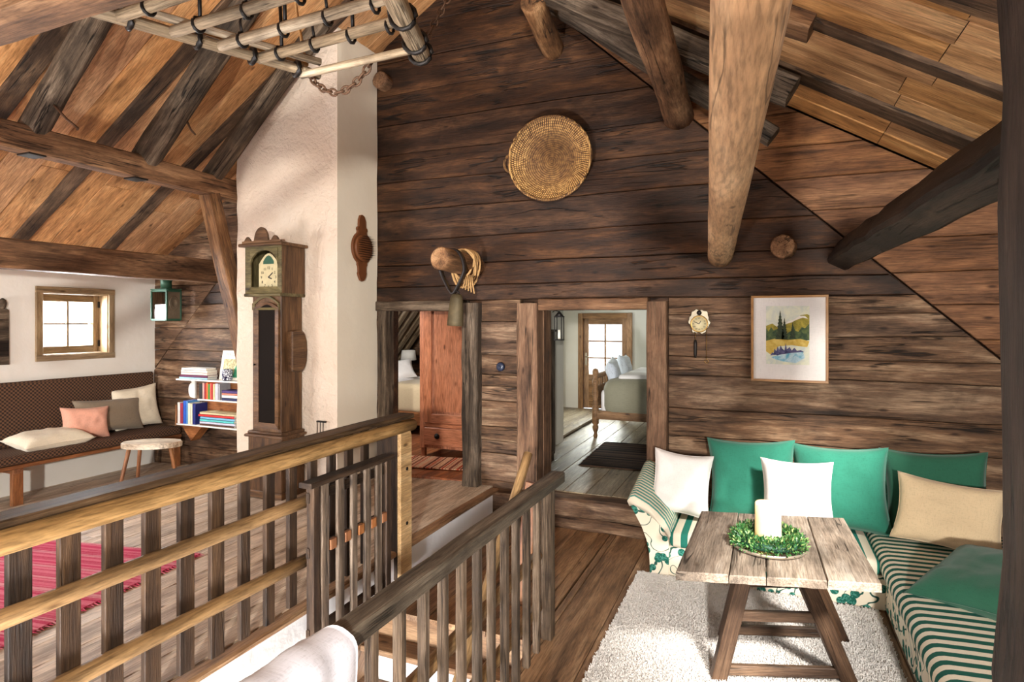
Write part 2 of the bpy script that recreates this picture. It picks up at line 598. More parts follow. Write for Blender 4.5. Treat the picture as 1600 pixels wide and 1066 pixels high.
M_PLASTER = plaster('white_plaster', srgb(236, 234, 228), .15, 3)
M_CHIM = plaster('rough_chimney_plaster', srgb(218, 203, 188), .9, 7, .35, (.86, .76, .66, 1))
M_RISER = plaster('white_stair_plaster', srgb(240, 240, 240), .2, 5, .15)
M_BEDWALL = plaster('pale_bedroom_plaster', srgb(214, 212, 204), .15, 3)


def glass():
    s = NT('window_glass')
    tr = s.add('ShaderNodeBsdfTransparent')
    gl = s.add('ShaderNodeBsdfGlossy')
    gl.inputs['Roughness'].default_value = .05
    n = s.noise(None, 2)
    mx = s.add('ShaderNodeMixShader')
    s.link(s.math('MULTIPLY', n, .05), mx.inputs[0])
    s.link(tr.outputs[0], mx.inputs[1])
    s.link(gl.outputs[0], mx.inputs[2])
    s.link(mx.outputs[0], s.n['Material Output'].inputs['Surface'])
    return s.m


M_GLASS = glass()


def stripes(name, axis, period, a, b, ratio=.5):
    s = NT(name)
    tc = s.add('ShaderNodeTexCoord')
    sep = s.add('ShaderNodeSeparateXYZ')
    s.link(tc.outputs['Object'], sep.inputs[0])
    f = s.math('FRACT', s.math('MULTIPLY', s.math('ADD', sep.outputs[axis], 50), 1 / period))
    k = s.ramp(f, [(0, G0), (ratio, G1)], 'CONSTANT')
    c = s.mix('MIX', k, a, b)
    w = s.noise(tc.outputs['Object'], 260, 2)
    c = s.mix('MULTIPLY', .25, c, s.ramp(w, [(.3, (.7, .7, .7, 1)), (.7, (1.15, 1.15, 1.15, 1))]))
    s.link(c, s.b.inputs['Base Color'])
    s.b.inputs['Roughness'].default_value = .9
    s.b.inputs['Specular IOR Level'].default_value = .15
    s.bump(w, .2, .002)
    return s.m


TEAL = srgb(44, 124, 110)
CREAMC = srgb(236, 226, 206)
M_STRIPEX = stripes('teal_striped_fabric', 0, .098, CREAMC, TEAL, .52)
M_STRIPEY = stripes('teal_cross_striped_fabric', 1, .074, CREAMC, srgb(40, 96, 84), .5)
M_STRIPEARM = stripes('narrow_teal_striped_fabric', 1, .042, CREAMC, srgb(86, 158, 146), .5)


def floral():
    s = NT('teal_leaf_print_fabric')
    tc = s.add('ShaderNodeTexCoord')
    p = tc.outputs['Object']
    wob = s.noise(p, 9, 2)
    v = s.add('ShaderNodeTexVoronoi', feature='F1')
    v.inputs['Scale'].default_value = 15
    s.link(p, v.inputs['Vector'])
    leaf = s.ramp(s.math('ADD', v.outputs['Distance'], s.math('MULTIPLY', wob, .25)), [(.53, G0), (.555, G1)])
    vein = s.ramp(s.noise(p, 42, 2, .5, 1.5), [(.44, G1), (.5, G0)])
    leafc = s.mix('MIX', vein, srgb(30, 92, 80), srgb(72, 140, 126))
    ln = s.math('ABSOLUTE', s.math('SUBTRACT', s.noise(p, 7, 1, .4, .8), .5))
    vine = s.ramp(ln, [(.012, G0), (.018, G1)])
    c = s.mix('MIX', vine, srgb(42, 86, 78), CREAMC)
    c = s.mix('MIX', leaf, leafc, c)
    s.link(c, s.b.inputs['Base Color'])
    s.b.inputs['Roughness'].default_value = .9
    s.b.inputs['Specular IOR Level'].default_value = .15
    return s.m


M_FLORAL = floral()


def checkcloth():
    s = NT('brown_houndstooth_upholstery')
    tc = s.add('ShaderNodeTexCoord')
    ch = s.add('ShaderNodeTexChecker')
    ch.inputs['Scale'].default_value = 52
    ch.inputs['Color1'].default_value = srgb(44, 32, 26)
    ch.inputs['Color2'].default_value = srgb(104, 74, 52)
    s.link(tc.outputs['Object'], ch.inputs['Vector'])
    s.link(ch.outputs['Color'], s.b.inputs['Base Color'])
    s.b.inputs['Roughness'].default_value = .95
    return s.m


M_CHECK = checkcloth()


def rugstripes(name, axis, stops, scale, jitter=.06, rough=.95, bump=.5):
    s = NT(name)
    tc = s.add('ShaderNodeTexCoord')
    sep = s.add('ShaderNodeSeparateXYZ')
    s.link(tc.outputs['Object'], sep.inputs[0])
    cmb = s.add('ShaderNodeCombineXYZ')
    s.link(sep.outputs[axis], cmb.inputs[0])
    n = s.noise(s.mapping(cmb.outputs[0], (scale, 1, 1)), 1.0, 2, .5)
    j = s.noise(s.mapping(tc.outputs['Object'], (140, 30, 30)), 1, 2)
    f = s.math('ADD', n, s.math('MULTIPLY', s.math('SUBTRACT', j, .5), jitter))
    c = s.ramp(f, stops)
    s.link(c, s.b.inputs['Base Color'])
    s.b.inputs['Roughness'].default_value = rough
    s.b.inputs['Specular IOR Level'].default_value = .1
    s.bump(j, bump, .004)
    return s.m


M_PINKRUG = rugstripes('pink_rag_rug', 1, [(.25, srgb(150, 34, 70)), (.38, srgb(206, 70, 108)), (.46, srgb(222, 130, 150)), (.52, srgb(190, 50, 90)), (.6, srgb(226, 160, 170)), (.7, srgb(170, 40, 80))], 14)
M_REDRUG = rugstripes('red_rag_rug', 0, [(.3, srgb(60, 34, 26)), (.42, srgb(180, 70, 46)), (.48, srgb(210, 176, 140)), (.54, srgb(120, 46, 34)), (.62, srgb(70, 40, 34)), (.7, srgb(196, 110, 80))], 24)
M_DARKRUG = rugstripes('dark_woven_rug', 1, [(.3, srgb(24, 20, 20)), (.45, srgb(40, 30, 28)), (.5, srgb(84, 64, 52)), (.56, srgb(34, 26, 24)), (.7, srgb(20, 18, 18))], 9)

# ---------------------------------------------------------------- the house
D = 5.12
RIDGE = -2.645


def roofz(x):
    return min(2.558 + .615 * (x + 6.548), 3.3317 - .615 * x)


def floorz(x):
    return -.045 * max(0.0, -2.3 - x)


def inset(poly, d):
    n = len(poly)
    ar = sum(poly[i][0] * poly[(i + 1) % n][1] - poly[(i + 1) % n][0] * poly[i][1] for i in range(n))
    sg = 1 if ar > 0 else -1
    out = []
    for i in range(n):
        p, q, r = poly[i - 1], poly[i], poly[(i + 1) % n]
        nx = ny = 0
        for a, b in ((p, q), (q, r)):
            l = math.hypot(b[0] - a[0], b[1] - a[1]) or 1
            nx += -(b[1] - a[1]) / l * sg
            ny += (b[0] - a[0]) / l * sg
        l = math.hypot(nx, ny) or 1
        out.append((q[0] + nx / l * d, q[1] + ny / l * d))
    return out


def plank_face(name, poly, y_back, depth, mat, parent, ch=.008):
    """polygon (world x,z) as a plank on a wall facing -Y"""
    if len(poly) < 3:
        return None
    ar = sum(poly[i][0] * poly[(i + 1) % len(poly)][1] - poly[(i + 1) % len(poly)][0] * poly[i][1] for i in range(len(poly)))
    if ar < 0:
        poly = poly[::-1]
    if abs(ar) < .004:
        return None
    cx = sum(p[0] for p in poly) / len(poly)
    cz = sum(p[1] for p in poly) / len(poly)
    n = len(poly)
    pin = inset(poly, ch)
    vs = [(x - cx, 0, z - cz) for x, z in poly] + [(x - cx, -(depth - ch), z - cz) for x, z in poly] + [(x - cx, -depth, z - cz) for x, z in pin]
    fs = [tuple(range(n - 1, -1, -1)), tuple(range(2 * n, 3 * n))]
    for l in range(2):
        for i in range(n):
            j = (i + 1) % n
            fs.append((l * n + i, l * n + j, (l + 1) * n + j, (l + 1) * n + i))
    return mk(name, vs, fs, mat, parent, Matrix.Translation((cx, y_back, cz)))


def slab_gable(name, y0, y1, x0, x1, openings, mat, ztop=None, zbot=-.35):
    """wall slab between two Y planes under the roof with rectangular openings (x0,x1,z0,z1)"""
    xs = sorted(set([x0, x1, RIDGE] + [o[0] for o in openings] + [o[1] for o in openings]))
    vs, fs = [], []
    for a, b in zip(xs, xs[1:]):
        if a < x0 or b > x1:
            continue
        cuts = sorted((o[2], o[3]) for o in openings if o[0] <= a and o[1] >= b)
        z = zbot
        spans = []
        for c0, c1 in cuts:
            spans.append((z, z, c0, c0))
            z = c1
        spans.append((z, z, roofz(a) + .03, roofz(b) + .03))
        for za, zb, ta, tb in spans:
            if ta <= za and tb <= zb:
                continue
            k = len(vs)
            for y in (y0, y1):
                vs += [(a, y, za), (b, y, zb), (b, y, tb), (a, y, ta)]
            fs += [(k, k + 1, k + 2, k + 3), (k + 7, k + 6, k + 5, k + 4), (k, k + 4, k + 5, k + 1), (k + 1, k + 5, k + 6, k + 2), (k + 2, k + 6, k + 7, k + 3), (k + 3, k + 7, k + 4, k)]
    return tag(mk(name, vs, fs, mat), kind='structure')


OPEN = [(-3.55, -2.66, -.1, 1.66), (-1.887, -.912, 0.0, 1.655)]
wall_back = slab_gable('wall_back', 5.205, 5.30, -7.3, 2.6, OPEN, M_SOOT)


def seam(z, x):
    return z + .014 * noise.noise(Vector((x * 1.1, z * 9.1, 3.3))) + .006 * noise.noise(Vector((x * 5, z * 3.1, 8)))


def rows(zs, x0, x1, mat, clips, off=0.0, jit=.008, gap=.0022, split=None):
    for za, zb in zip(zs, zs[1:]):
        parts = [(x0, x1)]
        if split:
            xm = split(za)
            if xm and x0 + .4 < xm < x1 - .4:
                parts = [(x0, xm - .002), (xm + .002, x1)]
        for a, b in parts:
            n = max(2, int((b - a) / .22))
            xs = [a + (b - a) * i / n for i in range(n + 1)]
            poly = [(x, seam(za, x) + gap) for x in xs] + [(x, seam(zb, x) - gap) for x in reversed(xs)]
            for c in clips:
                poly = clip(poly, *c)
                if len(poly) < 3:
                    break
            if len(poly) >= 3:
                m = mat(za) if callable(mat) else mat
                plank_face('log_plank', poly, 5.205, .085 + off + R.uniform(-jit, jit), m, wall_back, .006)


ROOFCLIPS = [(-.615, 1, 2.558 + .615 * 6.548), (.615, 1, 3.3317)]
# the old gable line: z = 2.80 +- slope
GL = (-.985, 1, 2.80 + .985 * 5.18)          # z <= 2.80+.985(x+5.18)
GR = (.943, 1, 2.803 - .943 * .107)          # z <= 2.803-.943(x+.107)
gl_out = (.985, -1, -(2.80 + .985 * 5.18) - .022)
gr_out = (-.943, -1, -(2.803 - .943 * .107) - .022)
upper = [1.755, 1.905, 2.12, 2.375, 2.68, 2.967, 3.25, 3.56, 3.87, 4.2, 4.55, 4.98]
rows(upper, -7.06, 2.5, M_SOOT, ROOFCLIPS + [GL, GR])
rows([-.35, .05, .33, .6, .875, 1.08, 1.21, 1.47, 1.755], -7.06, -3.645, M_LOG, [GL])
rows([-.25, .055, .30, .422, .555, .80, .935, 1.05, 1.233, 1.55, 1.755], -2.492, -2.092, M_LOG, [])
rows([-.35, .05, .33, .60, .83, 1.10, 1.26, 1.44, 1.61, 1.755], -.745, 2.5, M_LOG, [GR])
rows([.6, .9, 1.17, 1.42, 1.669, 1.915, 2.16, 2.412, 2.66, 2.92, 3.18, 3.45, 3.8, 4.3, 4.9], RIDGE + .3, 2.5, M_PLANKW, ROOFCLIPS + [gr_out], -.012, .003)
rows([.6, .92, 1.2, 1.48, 1.75, 2.0, 2.25, 2.5, 2.8, 3.1, 3.4, 3.8, 4.3, 4.9], -7.06, RIDGE - .3, M_LOG, ROOFCLIPS + [gl_out], -.012, .003)
# sill logs under the bedroom door, base log under the short logs
board('sill_log', (-2.1, 5.09, -.07), (-.745, 5.09, -.07), .25, .17, M_LOG, wall_back, ch=.02, seg=6, jit=.006)
board('sill_log', (-2.1, 5.07, -.205), (-.745, 5.07, -.205), .25, .11, M_LOG, wall_back, ch=.02, seg=6, jit=.005)
board('sill_log', (-2.62, 5.07, -.13), (-2.0, 5.07, -.13), .2, .22, M_LOG, wall_back, ch=.02, seg=4, jit=.005)

# door posts and lintels
def trim(n, *a, **k):
    o = board('trim_%d' % n, *a, **k)
    return tag(o, kind='structure')


trim(1, (-3.597, 5.14, -.06), (-3.597, 5.14, 1.67), .095, .16, M_GREYBEAM, None, (0, 1, 0), .01, 8, .004)
trim(2, (-2.576, 5.12, -.02), (-2.576, 5.12, 1.73), .165, .18, M_GREYBEAM, None, (0, 1, 0), .012, 10, .005)
trim(3, (-1.99, 5.12, -.1), (-1.99, 5.12, 1.72), .2, .18, M_POST, None, (0, 1, 0), .008, 8, .003)
trim(4, (-.83, 5.12, -.02), (-.83, 5.12, 1.72), .165, .18, M_POST, None, (0, 1, 0), .008, 8, .003)
trim(5, (-3.66, 5.13, 1.708), (-2.655, 5.13, 1.708), .16, .096, M_GREYBEAM, None, (0, 0, 1), .01, 6, .004)
trim(6, (-1.89, 5.135, 1.706), (-.908, 5.135, 1.706), .16, .1, M_POST, None, (0, 0, 1), .01, 6, .003)
trim(7, (-1.905, 5.30, .02), (-1.905, 5.30, 1.655), .04, .22, M_POST, None, (0, 1, 0), .006, 4, .002)
trim(8, (-.895, 5.30, .02), (-.895, 5.30, 1.655), .04, .22, M_POST, None, (0, 1, 0), .006, 4, .002)

# plastered side wall with the small window
WY0, WY1, WZ0, WZ1 = 3.865, 4.555, 1.19, 1.865
wall_left = tag(boxes('wall_left', [((-7.42, -3.3, -.5), (-7.06, WY0, 2.26)), ((-7.42, WY1, -.5), (-7.06, 5.3, 2.26)),
                                    ((-7.42, WY0, -.5), (-7.06, WY1, WZ0)), ((-7.42, WY0, WZ1), (-7.06, WY1, 2.26))], M_PLASTER), kind='structure')
wall_right = tag(boxes('wall_right', [((2.5, -3.3, -.4), (2.6, -2.15, 1.85)), ((2.5, -1.25, -.4), (2.6, 5.3, 1.85)), ((2.5, -2.15, -.4), (2.6, -1.25, .9)), ((2.5, -2.15, 1.7), (2.6, -1.25, 1.85))], M_LOG), kind='structure')
tag(boxes('wall_knee', [((1.62, .9, -.3), (1.72, 5.2, 1.9))], M_LOG), kind='structure')
slab_gable('wall_front', -3.4, -3.3, -7.3, 2.6, [(-3.8, -.8, 1.8, 3.4), (.65, 1.15, 1.65, 2.15)], M_LOG)

# window_1 in the plastered wall
w1 = tag(thing('window_1', None, None, (-7.06, 4.21, 1.19)), kind='structure')
for a, b, up in (((-7.05, 3.80, 1.162), (-7.05, 4.62, 1.162), (1, 0, 0)), ((-7.05, 3.80, 1.895), (-7.05, 4.62, 1.895), (1, 0, 0))):
    board('frame_board', a, b, .066, .03, M_WIN, w1, up, .005)
for y in (3.833, 4.587):
    board('frame_board', (-7.05, y, 1.195), (-7.05, y, 1.862), .066, .03, M_WIN, w1, (1, 0, 0), .005)
# reveal lining
board('reveal_board', (-7.15, WY0, WZ0 + .006), (-7.15, WY1, WZ0 + .006), .19, .012, M_WIN, w1)
board('reveal_board', (-7.15, WY0, WZ1 - .006), (-7.15, WY1, WZ1 - .006), .19, .012, M_WIN, w1)
for y in (WY0 + .006, WY1 - .006):
    board('reveal_board', (-7.15, y, WZ0), (-7.15, y, WZ1), .012, .19, M_WIN, w1, (1, 0, 0))
cas = board('casement_stile', (-7.225, WY0 + .045, WZ0 + .01), (-7.225, WY0 + .045, WZ1 - .01), .07, .045, M_WIN, w1, (1, 0, 0))
board('casement_stile', (-7.225, WY1 - .045, WZ0 + .01), (-7.225, WY1 - .045, WZ1 - .01), .07, .045, M_WIN, w1, (1, 0, 0))
board('casement_rail', (-7.225, WY0 + .08, WZ0 + .05), (-7.225, WY1 - .08, WZ0 + .05), .08, .045, M_WIN, w1, (1, 0, 0))
board('casement_rail', (-7.225, WY0 + .08, WZ1 - .05), (-7.225, WY1 - .08, WZ1 - .05), .08, .045, M_WIN, w1, (1, 0, 0))
board('glazing_bar', (-7.225, 4.21, WZ0 + .09), (-7.225, 4.21, WZ1 - .09), .022, .03, M_WIN, w1, (1, 0, 0))
board('glazing_bar', (-7.225, WY0 + .08, 1.528), (-7.225, WY1 - .08, 1.528), .016, .03, M_WIN, w1, (1, 0, 0))
for ya, yb in ((WY0 + .08, 4.199), (4.221, WY1 - .08)):
    for za, zb in ((WZ0 + .09, 1.52), (1.536, WZ1 - .09)):
        mk('pane', [(-7.228, ya, za), (-7.228, yb, za), (-7.228, yb, zb), (-7.228, ya, zb), (-7.232, ya, za), (-7.232, yb, za), (-7.232, yb, zb), (-7.232, ya, zb)],
           [(0, 1, 2, 3), (7, 6, 5, 4), (0, 4, 5, 1), (1, 5, 6, 2), (2, 6, 7, 3), (3, 7, 4, 0)], M_GLASS, w1)
for z in (1.3, 1.75):
    box('hinge', (-7.2, WY1 - .03, z - .035), (-7.185, WY1 - .01, z + .035), M_IRON, w1, .002)
box('window_catch', (-7.2, WY0 + .055, 1.51), (-7.17, WY0 + .075, 1.56), M_IRON, w1, .003)


# roof: boards running down the slope, dark battens standing proud
SKX0, SKX1, SKY0, SKY1 = 1.18, 1.95, .2, 3.45      # roof window in the right slope


def slope_slab(name, xa, xb):
    vs, fs = [], []
    if xb > SKX1:
        lst = [(xa, SKX0, -3.4, 5.3), (SKX1, xb, -3.4, 5.3), (SKX0, SKX1, -3.4, SKY0), (SKX0, SKX1, SKY1, 5.3)]
    else:
        lst = [(xa, xb, -3.4, 5.3)]
    for a, b, ya, yb in lst:
        k = len(vs)
        for y in (ya, yb):
            for x, z in ((a, roofz(a) + .03), (b, roofz(b) + .03), (b, roofz(b) + .1), (a, roofz(a) + .1)):
                vs.append((x, y, z))
        fs += [tuple(k + i for i in f) for f in [(0, 1, 2, 3), (7, 6, 5, 4), (0, 4, 5, 1), (1, 5, 6, 2), (2, 6, 7, 3), (3, 7, 4, 0)]]
    return tag(mk(name, vs, fs, M_BATTEN), kind='structure')


ceil_l = slope_slab('ceiling_left', -7.45, RIDGE)
ceil_r = slope_slab('ceiling_right', RIDGE, 3.0)
UPL = Vector((-.615, 0, 1)).normalized()
UPR = Vector((.615, 0, 1)).normalized()


def slopeboard(name, xa, xb, ya, yb, t, drop, mat, parent, up, **k):
    ym = (ya + yb) / 2
    o = Vector((0, 0, .03 - drop))
    a = Vector((xa, ym, roofz(xa))) + o - up * (t / 2)
    b = Vector((xb, ym, roofz(xb))) + o - up * (t / 2)
    return board(name, a, b, yb - ya, t, mat, parent, up, **k)


for k in range(-6, 4):
    y0 = 2.62 + .855 * k
    bw = R.uniform(.13, .16)
    if y0 > 5.1:
        break
    # battens on the left slope in two lengths
    xm = -5.75 + R.uniform(-.25, .25)
    slopeboard('roof_batten', -7.3, xm - .003, y0, y0 + bw, .03, .026, M_BATTEN, ceil_l, UPL, seg=6, jit=.004)
    slopeboard('roof_batten', xm + .003, RIDGE - .02, y0, y0 + bw, .03, .026, M_BATTEN, ceil_l, UPL, seg=6, jit=.004)
    y0r = y0 + .03
    by = 3.555 + .745 * (k - 1)
    for xa, xb in (((RIDGE + .02, SKX0), (SKX1, 2.9)) if SKY0 - .2 < by < SKY1 else ((RIDGE + .02, 2.9),)):
        slopeboard('roof_batten', xa, xb, by, by + (.11 if k % 2 else .2), .03, .02, M_BATTEN, ceil_r, UPR, seg=8, jit=.004)
    cuts = [y0 + bw - .02, y0 + bw + .2 + R.uniform(-.03, .03), y0 + bw + .47 + R.uniform(-.04, .04), y0 + .875]
    for a, b in zip(cuts, cuts[1:]):
        if a > 5.12:
            continue
        b = min(b, 5.2)
        xm = -5.7 + R.uniform(-.5, .3)
        d = R.choice((0, .006, .012))
        slopeboard('roof_board', -7.3, xm - .002, a + .002, b - .002, .024, d, M_ROOF, ceil_l, UPL)
        slopeboard('roof_board', xm + .002, RIDGE - .01, a + .002, b - .002, .024, d, M_ROOF, ceil_l, UPL)
    c0 = 3.555 + .745 * (k - 1)
    cuts = [c0 + .05, c0 + .05 + .245 + R.uniform(-.04, .04), c0 + .5 + R.uniform(-.03, .05), c0 + .77]
    for a, b in zip(cuts, cuts[1:]):
        if a > 5.12:
            continue
        b = min(b, 5.2)
        xm = .78 + R.uniform(-.06, .06)
        d = R.choice((0, .005, .01))
        slopeboard('roof_board', RIDGE + .01, xm - .002, a + .002, b - .002, .024, d, M_ROOFR, ceil_r, UPR)
        for xa, xb in (((xm + .002, SKX0), (SKX1, 2.9)) if (b > SKY0 and a < SKY1) else ((xm + .002, 2.9),)):
            slopeboard('roof_board', xa, xb, a + .002, b - .002, .024, d, M_ROOFR, ceil_r, UPR)

w2_ = tag(thing('window_2', None, None, (1.5, 2.0, 2.4)), kind='structure')
for x in (SKX0 + .02, SKX1 - .02):
    board('frame_board', (x, SKY0, roofz(x) + .05), (x, SKY1, roofz(x) + .05), .05, .12, M_WIN, w2_, UPR)
for y in (SKY0 + .02, 1.3, 2.4, SKY1 - .02):
    board('frame_board', (SKX0 + .05, y, roofz(SKX0 + .05) + .05), (SKX1 - .05, y, roofz(SKX1 - .05) + .05), .04, .1, M_WIN, w2_, UPR)
for ya, yb in ((SKY0 + .04, 1.28), (1.32, 2.38), (2.42, SKY1 - .04)):
    slopeboard('pane', SKX0 + .05, SKX1 - .05, ya, yb, .004, -.05, M_GLASS, w2_, UPR, ch=.001)

# floors
def floorboards(parent, x0, x1, y0, y1, zf, mat, w=.2, t=.03, joint=True):
    x = x0
    while x < x1 - .02:
        ww = min(w * R.uniform(.8, 1.2), x1 - x)
        if x1 - x - ww < .08:
            ww = x1 - x
        xm = x + ww / 2
        z = zf(xm) - t / 2
        cuts = [y0, y1]
        if joint and y1 - y0 > 3:
            cuts = [y0, y0 + (y1 - y0) * R.uniform(.3, .75), y1]
        for a, b in zip(cuts, cuts[1:]):
            sl = zf(xm + .01) - zf(xm - .01)
            board('floor_board', (xm, a + .001, z), (xm, b - .001, z), ww - .004, t, mat, parent, Vector((-sl / .02, 0, 1)), .003)
        x += ww


floor_left = tag(mk('floor_left', [(-7.3, -3.3, floorz(-7.3) - .035), (-2.32, -3.3, -.035), (-2.32, 5.3, -.035), (-7.3, 5.3, floorz(-7.3) - .035),
                                   (-7.3, -3.3, -.6), (-2.32, -3.3, -.2), (-2.32, 5.3, -.2), (-7.3, 5.3, -.6)],
                    [(0, 1, 2, 3), (7, 6, 5, 4), (0, 4, 5, 1), (1, 5, 6, 2), (2, 6, 7, 3), (3, 7, 4, 0)], M_FLOORR), kind='structure')
floorboards(floor_left, -7.06, -2.37, -3.3, 5.2, floorz, M_FLOORL, .23)
board('floor_edge_board', (-2.325, -3.3, -.02), (-2.325, 5.06, -.02), .085, .042, M_FLOORR, floor_left, ch=.012, seg=14, jit=.006)
floor_right = tag(boxes('floor_right', [((-1.16, -3.3, -.4), (2.5, 5.25, -.285))], M_FLOORR), kind='structure')
board('floor_edge_board', (-1.175, -3.3, -.268), (-1.175, 5.0, -.268), .045, .04, M_FLOORR, floor_right)
floorboards(floor_right, -1.15, 2.5, -3.3, 5.1, lambda x: -.25, M_FLOORR, .23)
# stair well
tag(boxes('wall_stairwell_left', [((-2.4, -3.3, -2.8), (-2.3, 5.2, -.042))], M_RISER), kind='structure')
tag(boxes('wall_stairwell_right', [((-1.2, -3.3, -2.8), (-1.16, 5.2, -.285))], M_RISER), kind='structure')
tag(boxes('wall_stairwell_back', [((-2.3, 5.0, -2.8), (-1.2, 5.2, -.26))], M_RISER), kind='structure')
tag(boxes('floor_stairwell', [((-2.4, -3.3, -2.9), (-1.16, 5.2, -2.8))], M_FLOORR), kind='structure')

# chimney breast, hand plastered
def chimney():
    x0, x1, y0, y1, z0, z1 = -4.95, -3.682, 4.489, 5.11, -.3, 4.42
    nx, ny, nz = 14, 7, 44
    vs, fs, idx = [], [], {}

    def P(x, y, z):
        k = (round(x, 4), round(y, 4), round(z, 4))
        if k not in idx:
            q = Vector((x, y, z))
            e = 0.010 * noise.noise(q * 2.2) + 0.006 * noise.noise(q * 7)
            px = x + (e if x in (x0, x1) else 0) * (1 if x == x1 else -1)
            py = y - (e if y == y0 else 0)
            idx[k] = len(vs)
            vs.append((px, py, z))
        return idx[k]
    zs = [z0 + (z1 - z0) * i / nz for i in range(nz + 1)]
    xs = [x0 + (x1 - x0) * i / nx for i in range(nx + 1)]
    xs[-1] = x1
    ys = [y0 + (y1 - y0) * i / ny for i in range(ny + 1)]
    for a, b in zip(zs, zs[1:]):
        for p, q in zip(xs, xs[1:]):
            fs.append((P(p, y0, a), P(q, y0, a), P(q, y0, b), P(p, y0, b)))
        for p, q in zip(ys, ys[1:]):
            fs.append((P(x1, p, a), P(x1, q, a), P(x1, q, b), P(x1, p, b)))
            fs.append((P(x0, q, a), P(x0, p, a), P(x0, p, b), P(x0, q, b)))
    o = mk('wall_chimney', vs, fs, M_CHIM, None, None, True)
    for p in o.data.polygons:
        p.use_smooth = True
    for e in o.data.edges:
        v = [Vector(vs[i]) for i in e.vertices]
        if all(abs(k.y - y0) < .03 for k in v) and (all(abs(k.x - x1) < .03 for k in v) or all(abs(k.x - x0) < .03 for k in v)):
            e.use_edge_sharp = True
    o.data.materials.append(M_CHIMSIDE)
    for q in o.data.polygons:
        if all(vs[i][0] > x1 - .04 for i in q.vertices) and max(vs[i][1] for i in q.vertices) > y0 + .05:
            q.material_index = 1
    return tag(o, kind='structure')


M_CHIMSIDE = plaster('smooth_lit_chimney_plaster', srgb(240, 230, 212), .12, 3, .2)  # smooth side face, with its brighter light put into a paler colour
chimney()

# ---------------------------------------------------------------- timbers
def beam(name, label, *a, fn=board, **k):
    return tag(fn(name, *a, **k), label, 'beam')


beam('ceiling_purlin', 'brown hewn purlin crossing the left ceiling to the chimney', (-5.09, -3.2, 2.91), (-5.09, 5.16, 2.91), .16, .2, M_PURLIN, None, ch=.01, seg=16, jit=.004)
beam('eaves_beam', 'dark low beam above the bench and small window', (-6.02, -3.2, 2.14), (-6.02, 5.15, 2.14), .2, .26, M_PURLIN, None, ch=.014, seg=16, jit=.005)
beam('brace_post', 'slanting square brace from the left purlin down behind the chimney', (-5.08, 4.27, 2.82), (-5.08, 4.896, .55), .15, .15, M_PURLIN, None, (1, 0, 0), .01, seg=6, jit=.003)
for i, (y, x1, z1, r, lb) in enumerate(((2.73, -3.75, 4.28, .1, 'grey split rafter log nearest the camera on the left ceiling'),
                                        (3.62, -3.7, 4.30, .115, 'thick grey rafter log in the middle of the left ceiling'),
                                        (4.32, -3.72, 4.28, .095, 'grey rafter log running up beside the chimney'))):
    beam('rafter_log', lb, (-5.12, y, 2.99 + .0), (x1, y, z1), r, r * .9, M_GREYBEAM, None, fn=log, n=10, rough=.12)
beam('rafter_stub', 'grey squared rafter with broken end behind the pale log', (-1.75, 4.32, 4.22), (.17, 4.32, 3.06), .19, .16, M_GREYBEAM, None, ch=.02, seg=6, jit=.008)
beam('rafter_stub', 'thin squared rafter end lowest behind the pale log', (-1.9, 4.86, 4.46), (.06, 4.86, 2.93), .13, .14, M_GREYBEAM, None, ch=.012, seg=6, jit=.006)
beam('rafter_stub', 'dark rafter with split end at the top of the right ceiling', (-1.6, 3.62, 4.2), (.25, 3.62, 3.17), .2, .15, M_PURLIN, None, ch=.015, seg=6, jit=.008)
beam('round_tie_beam', 'pale peeled round log running overhead to the log wall', (.005, .78, 2.12), (-.334, 5.16, 2.09), .066, .098, M_PALELOG, None, fn=log, n=24, seg=14, rough=.05)
beam('round_purlin', 'rough brown purlin log left of the pale log', (-.56, 2.2, 3.27), (-.665, 5.16, 3.27), .108, .118, M_BARKLOG, None, fn=log, n=16, seg=12, rough=.16)
beam('purlin_stub', 'short round purlin stub high above the basket', (-1.655, 4.3, 4.03), (-1.775, 5.16, 4.03), .1, .1, M_BARKLOG, None, fn=log, n=16, rough=.1)
beam('purlin_stub', 'small round log end sticking out beside the dark beam', (.125, 4.98, 2.125), (.148, 5.16, 2.125), .088, .092, M_BARKLOG, None, fn=log, n=16, rough=.12)
beam('purlin_stub', 'small round log end high in the wall beside the chimney', (-3.58, 5.02, 4.0), (-3.59, 5.16, 4.0), .085, .085, M_BARKLOG, None, fn=log, n=14, rough=.12)
beam('hewn_purlin', 'heavy black hewn beam slanting in from the right', (.735, 1.5, 2.06), (.545, 5.16, 2.05), .165, .18, M_DARKBEAM, None, up=(.55, 0, 1), ch=.02, seg=14, jit=.006)
beam('front_post', 'blurred dark wooden post at the right edge of the picture', (.457, 1.05, -.25), (.457, 1.05, 2.98), .24, .24, M_DARKBEAM, None, (0, 1, 0), .02, seg=18, jit=.008)
beam('cross_beam', 'brown tie beam showing in the top left corner of the picture', (-4.6, 1.3, 2.75), (.9, 1.3, 2.75), .16, .26, M_PURLIN, None, ch=.03, seg=14, jit=.006)  # real at the left; unseen right part lengthened to cast a shadow band
for y in (2.72, 3.53):
    box('iron_cleat', (-5.17, y - .06, 2.80), (-5.02, y + .06, 2.812), M_IRON, bpy.data.objects['ceiling_purlin'], .003)

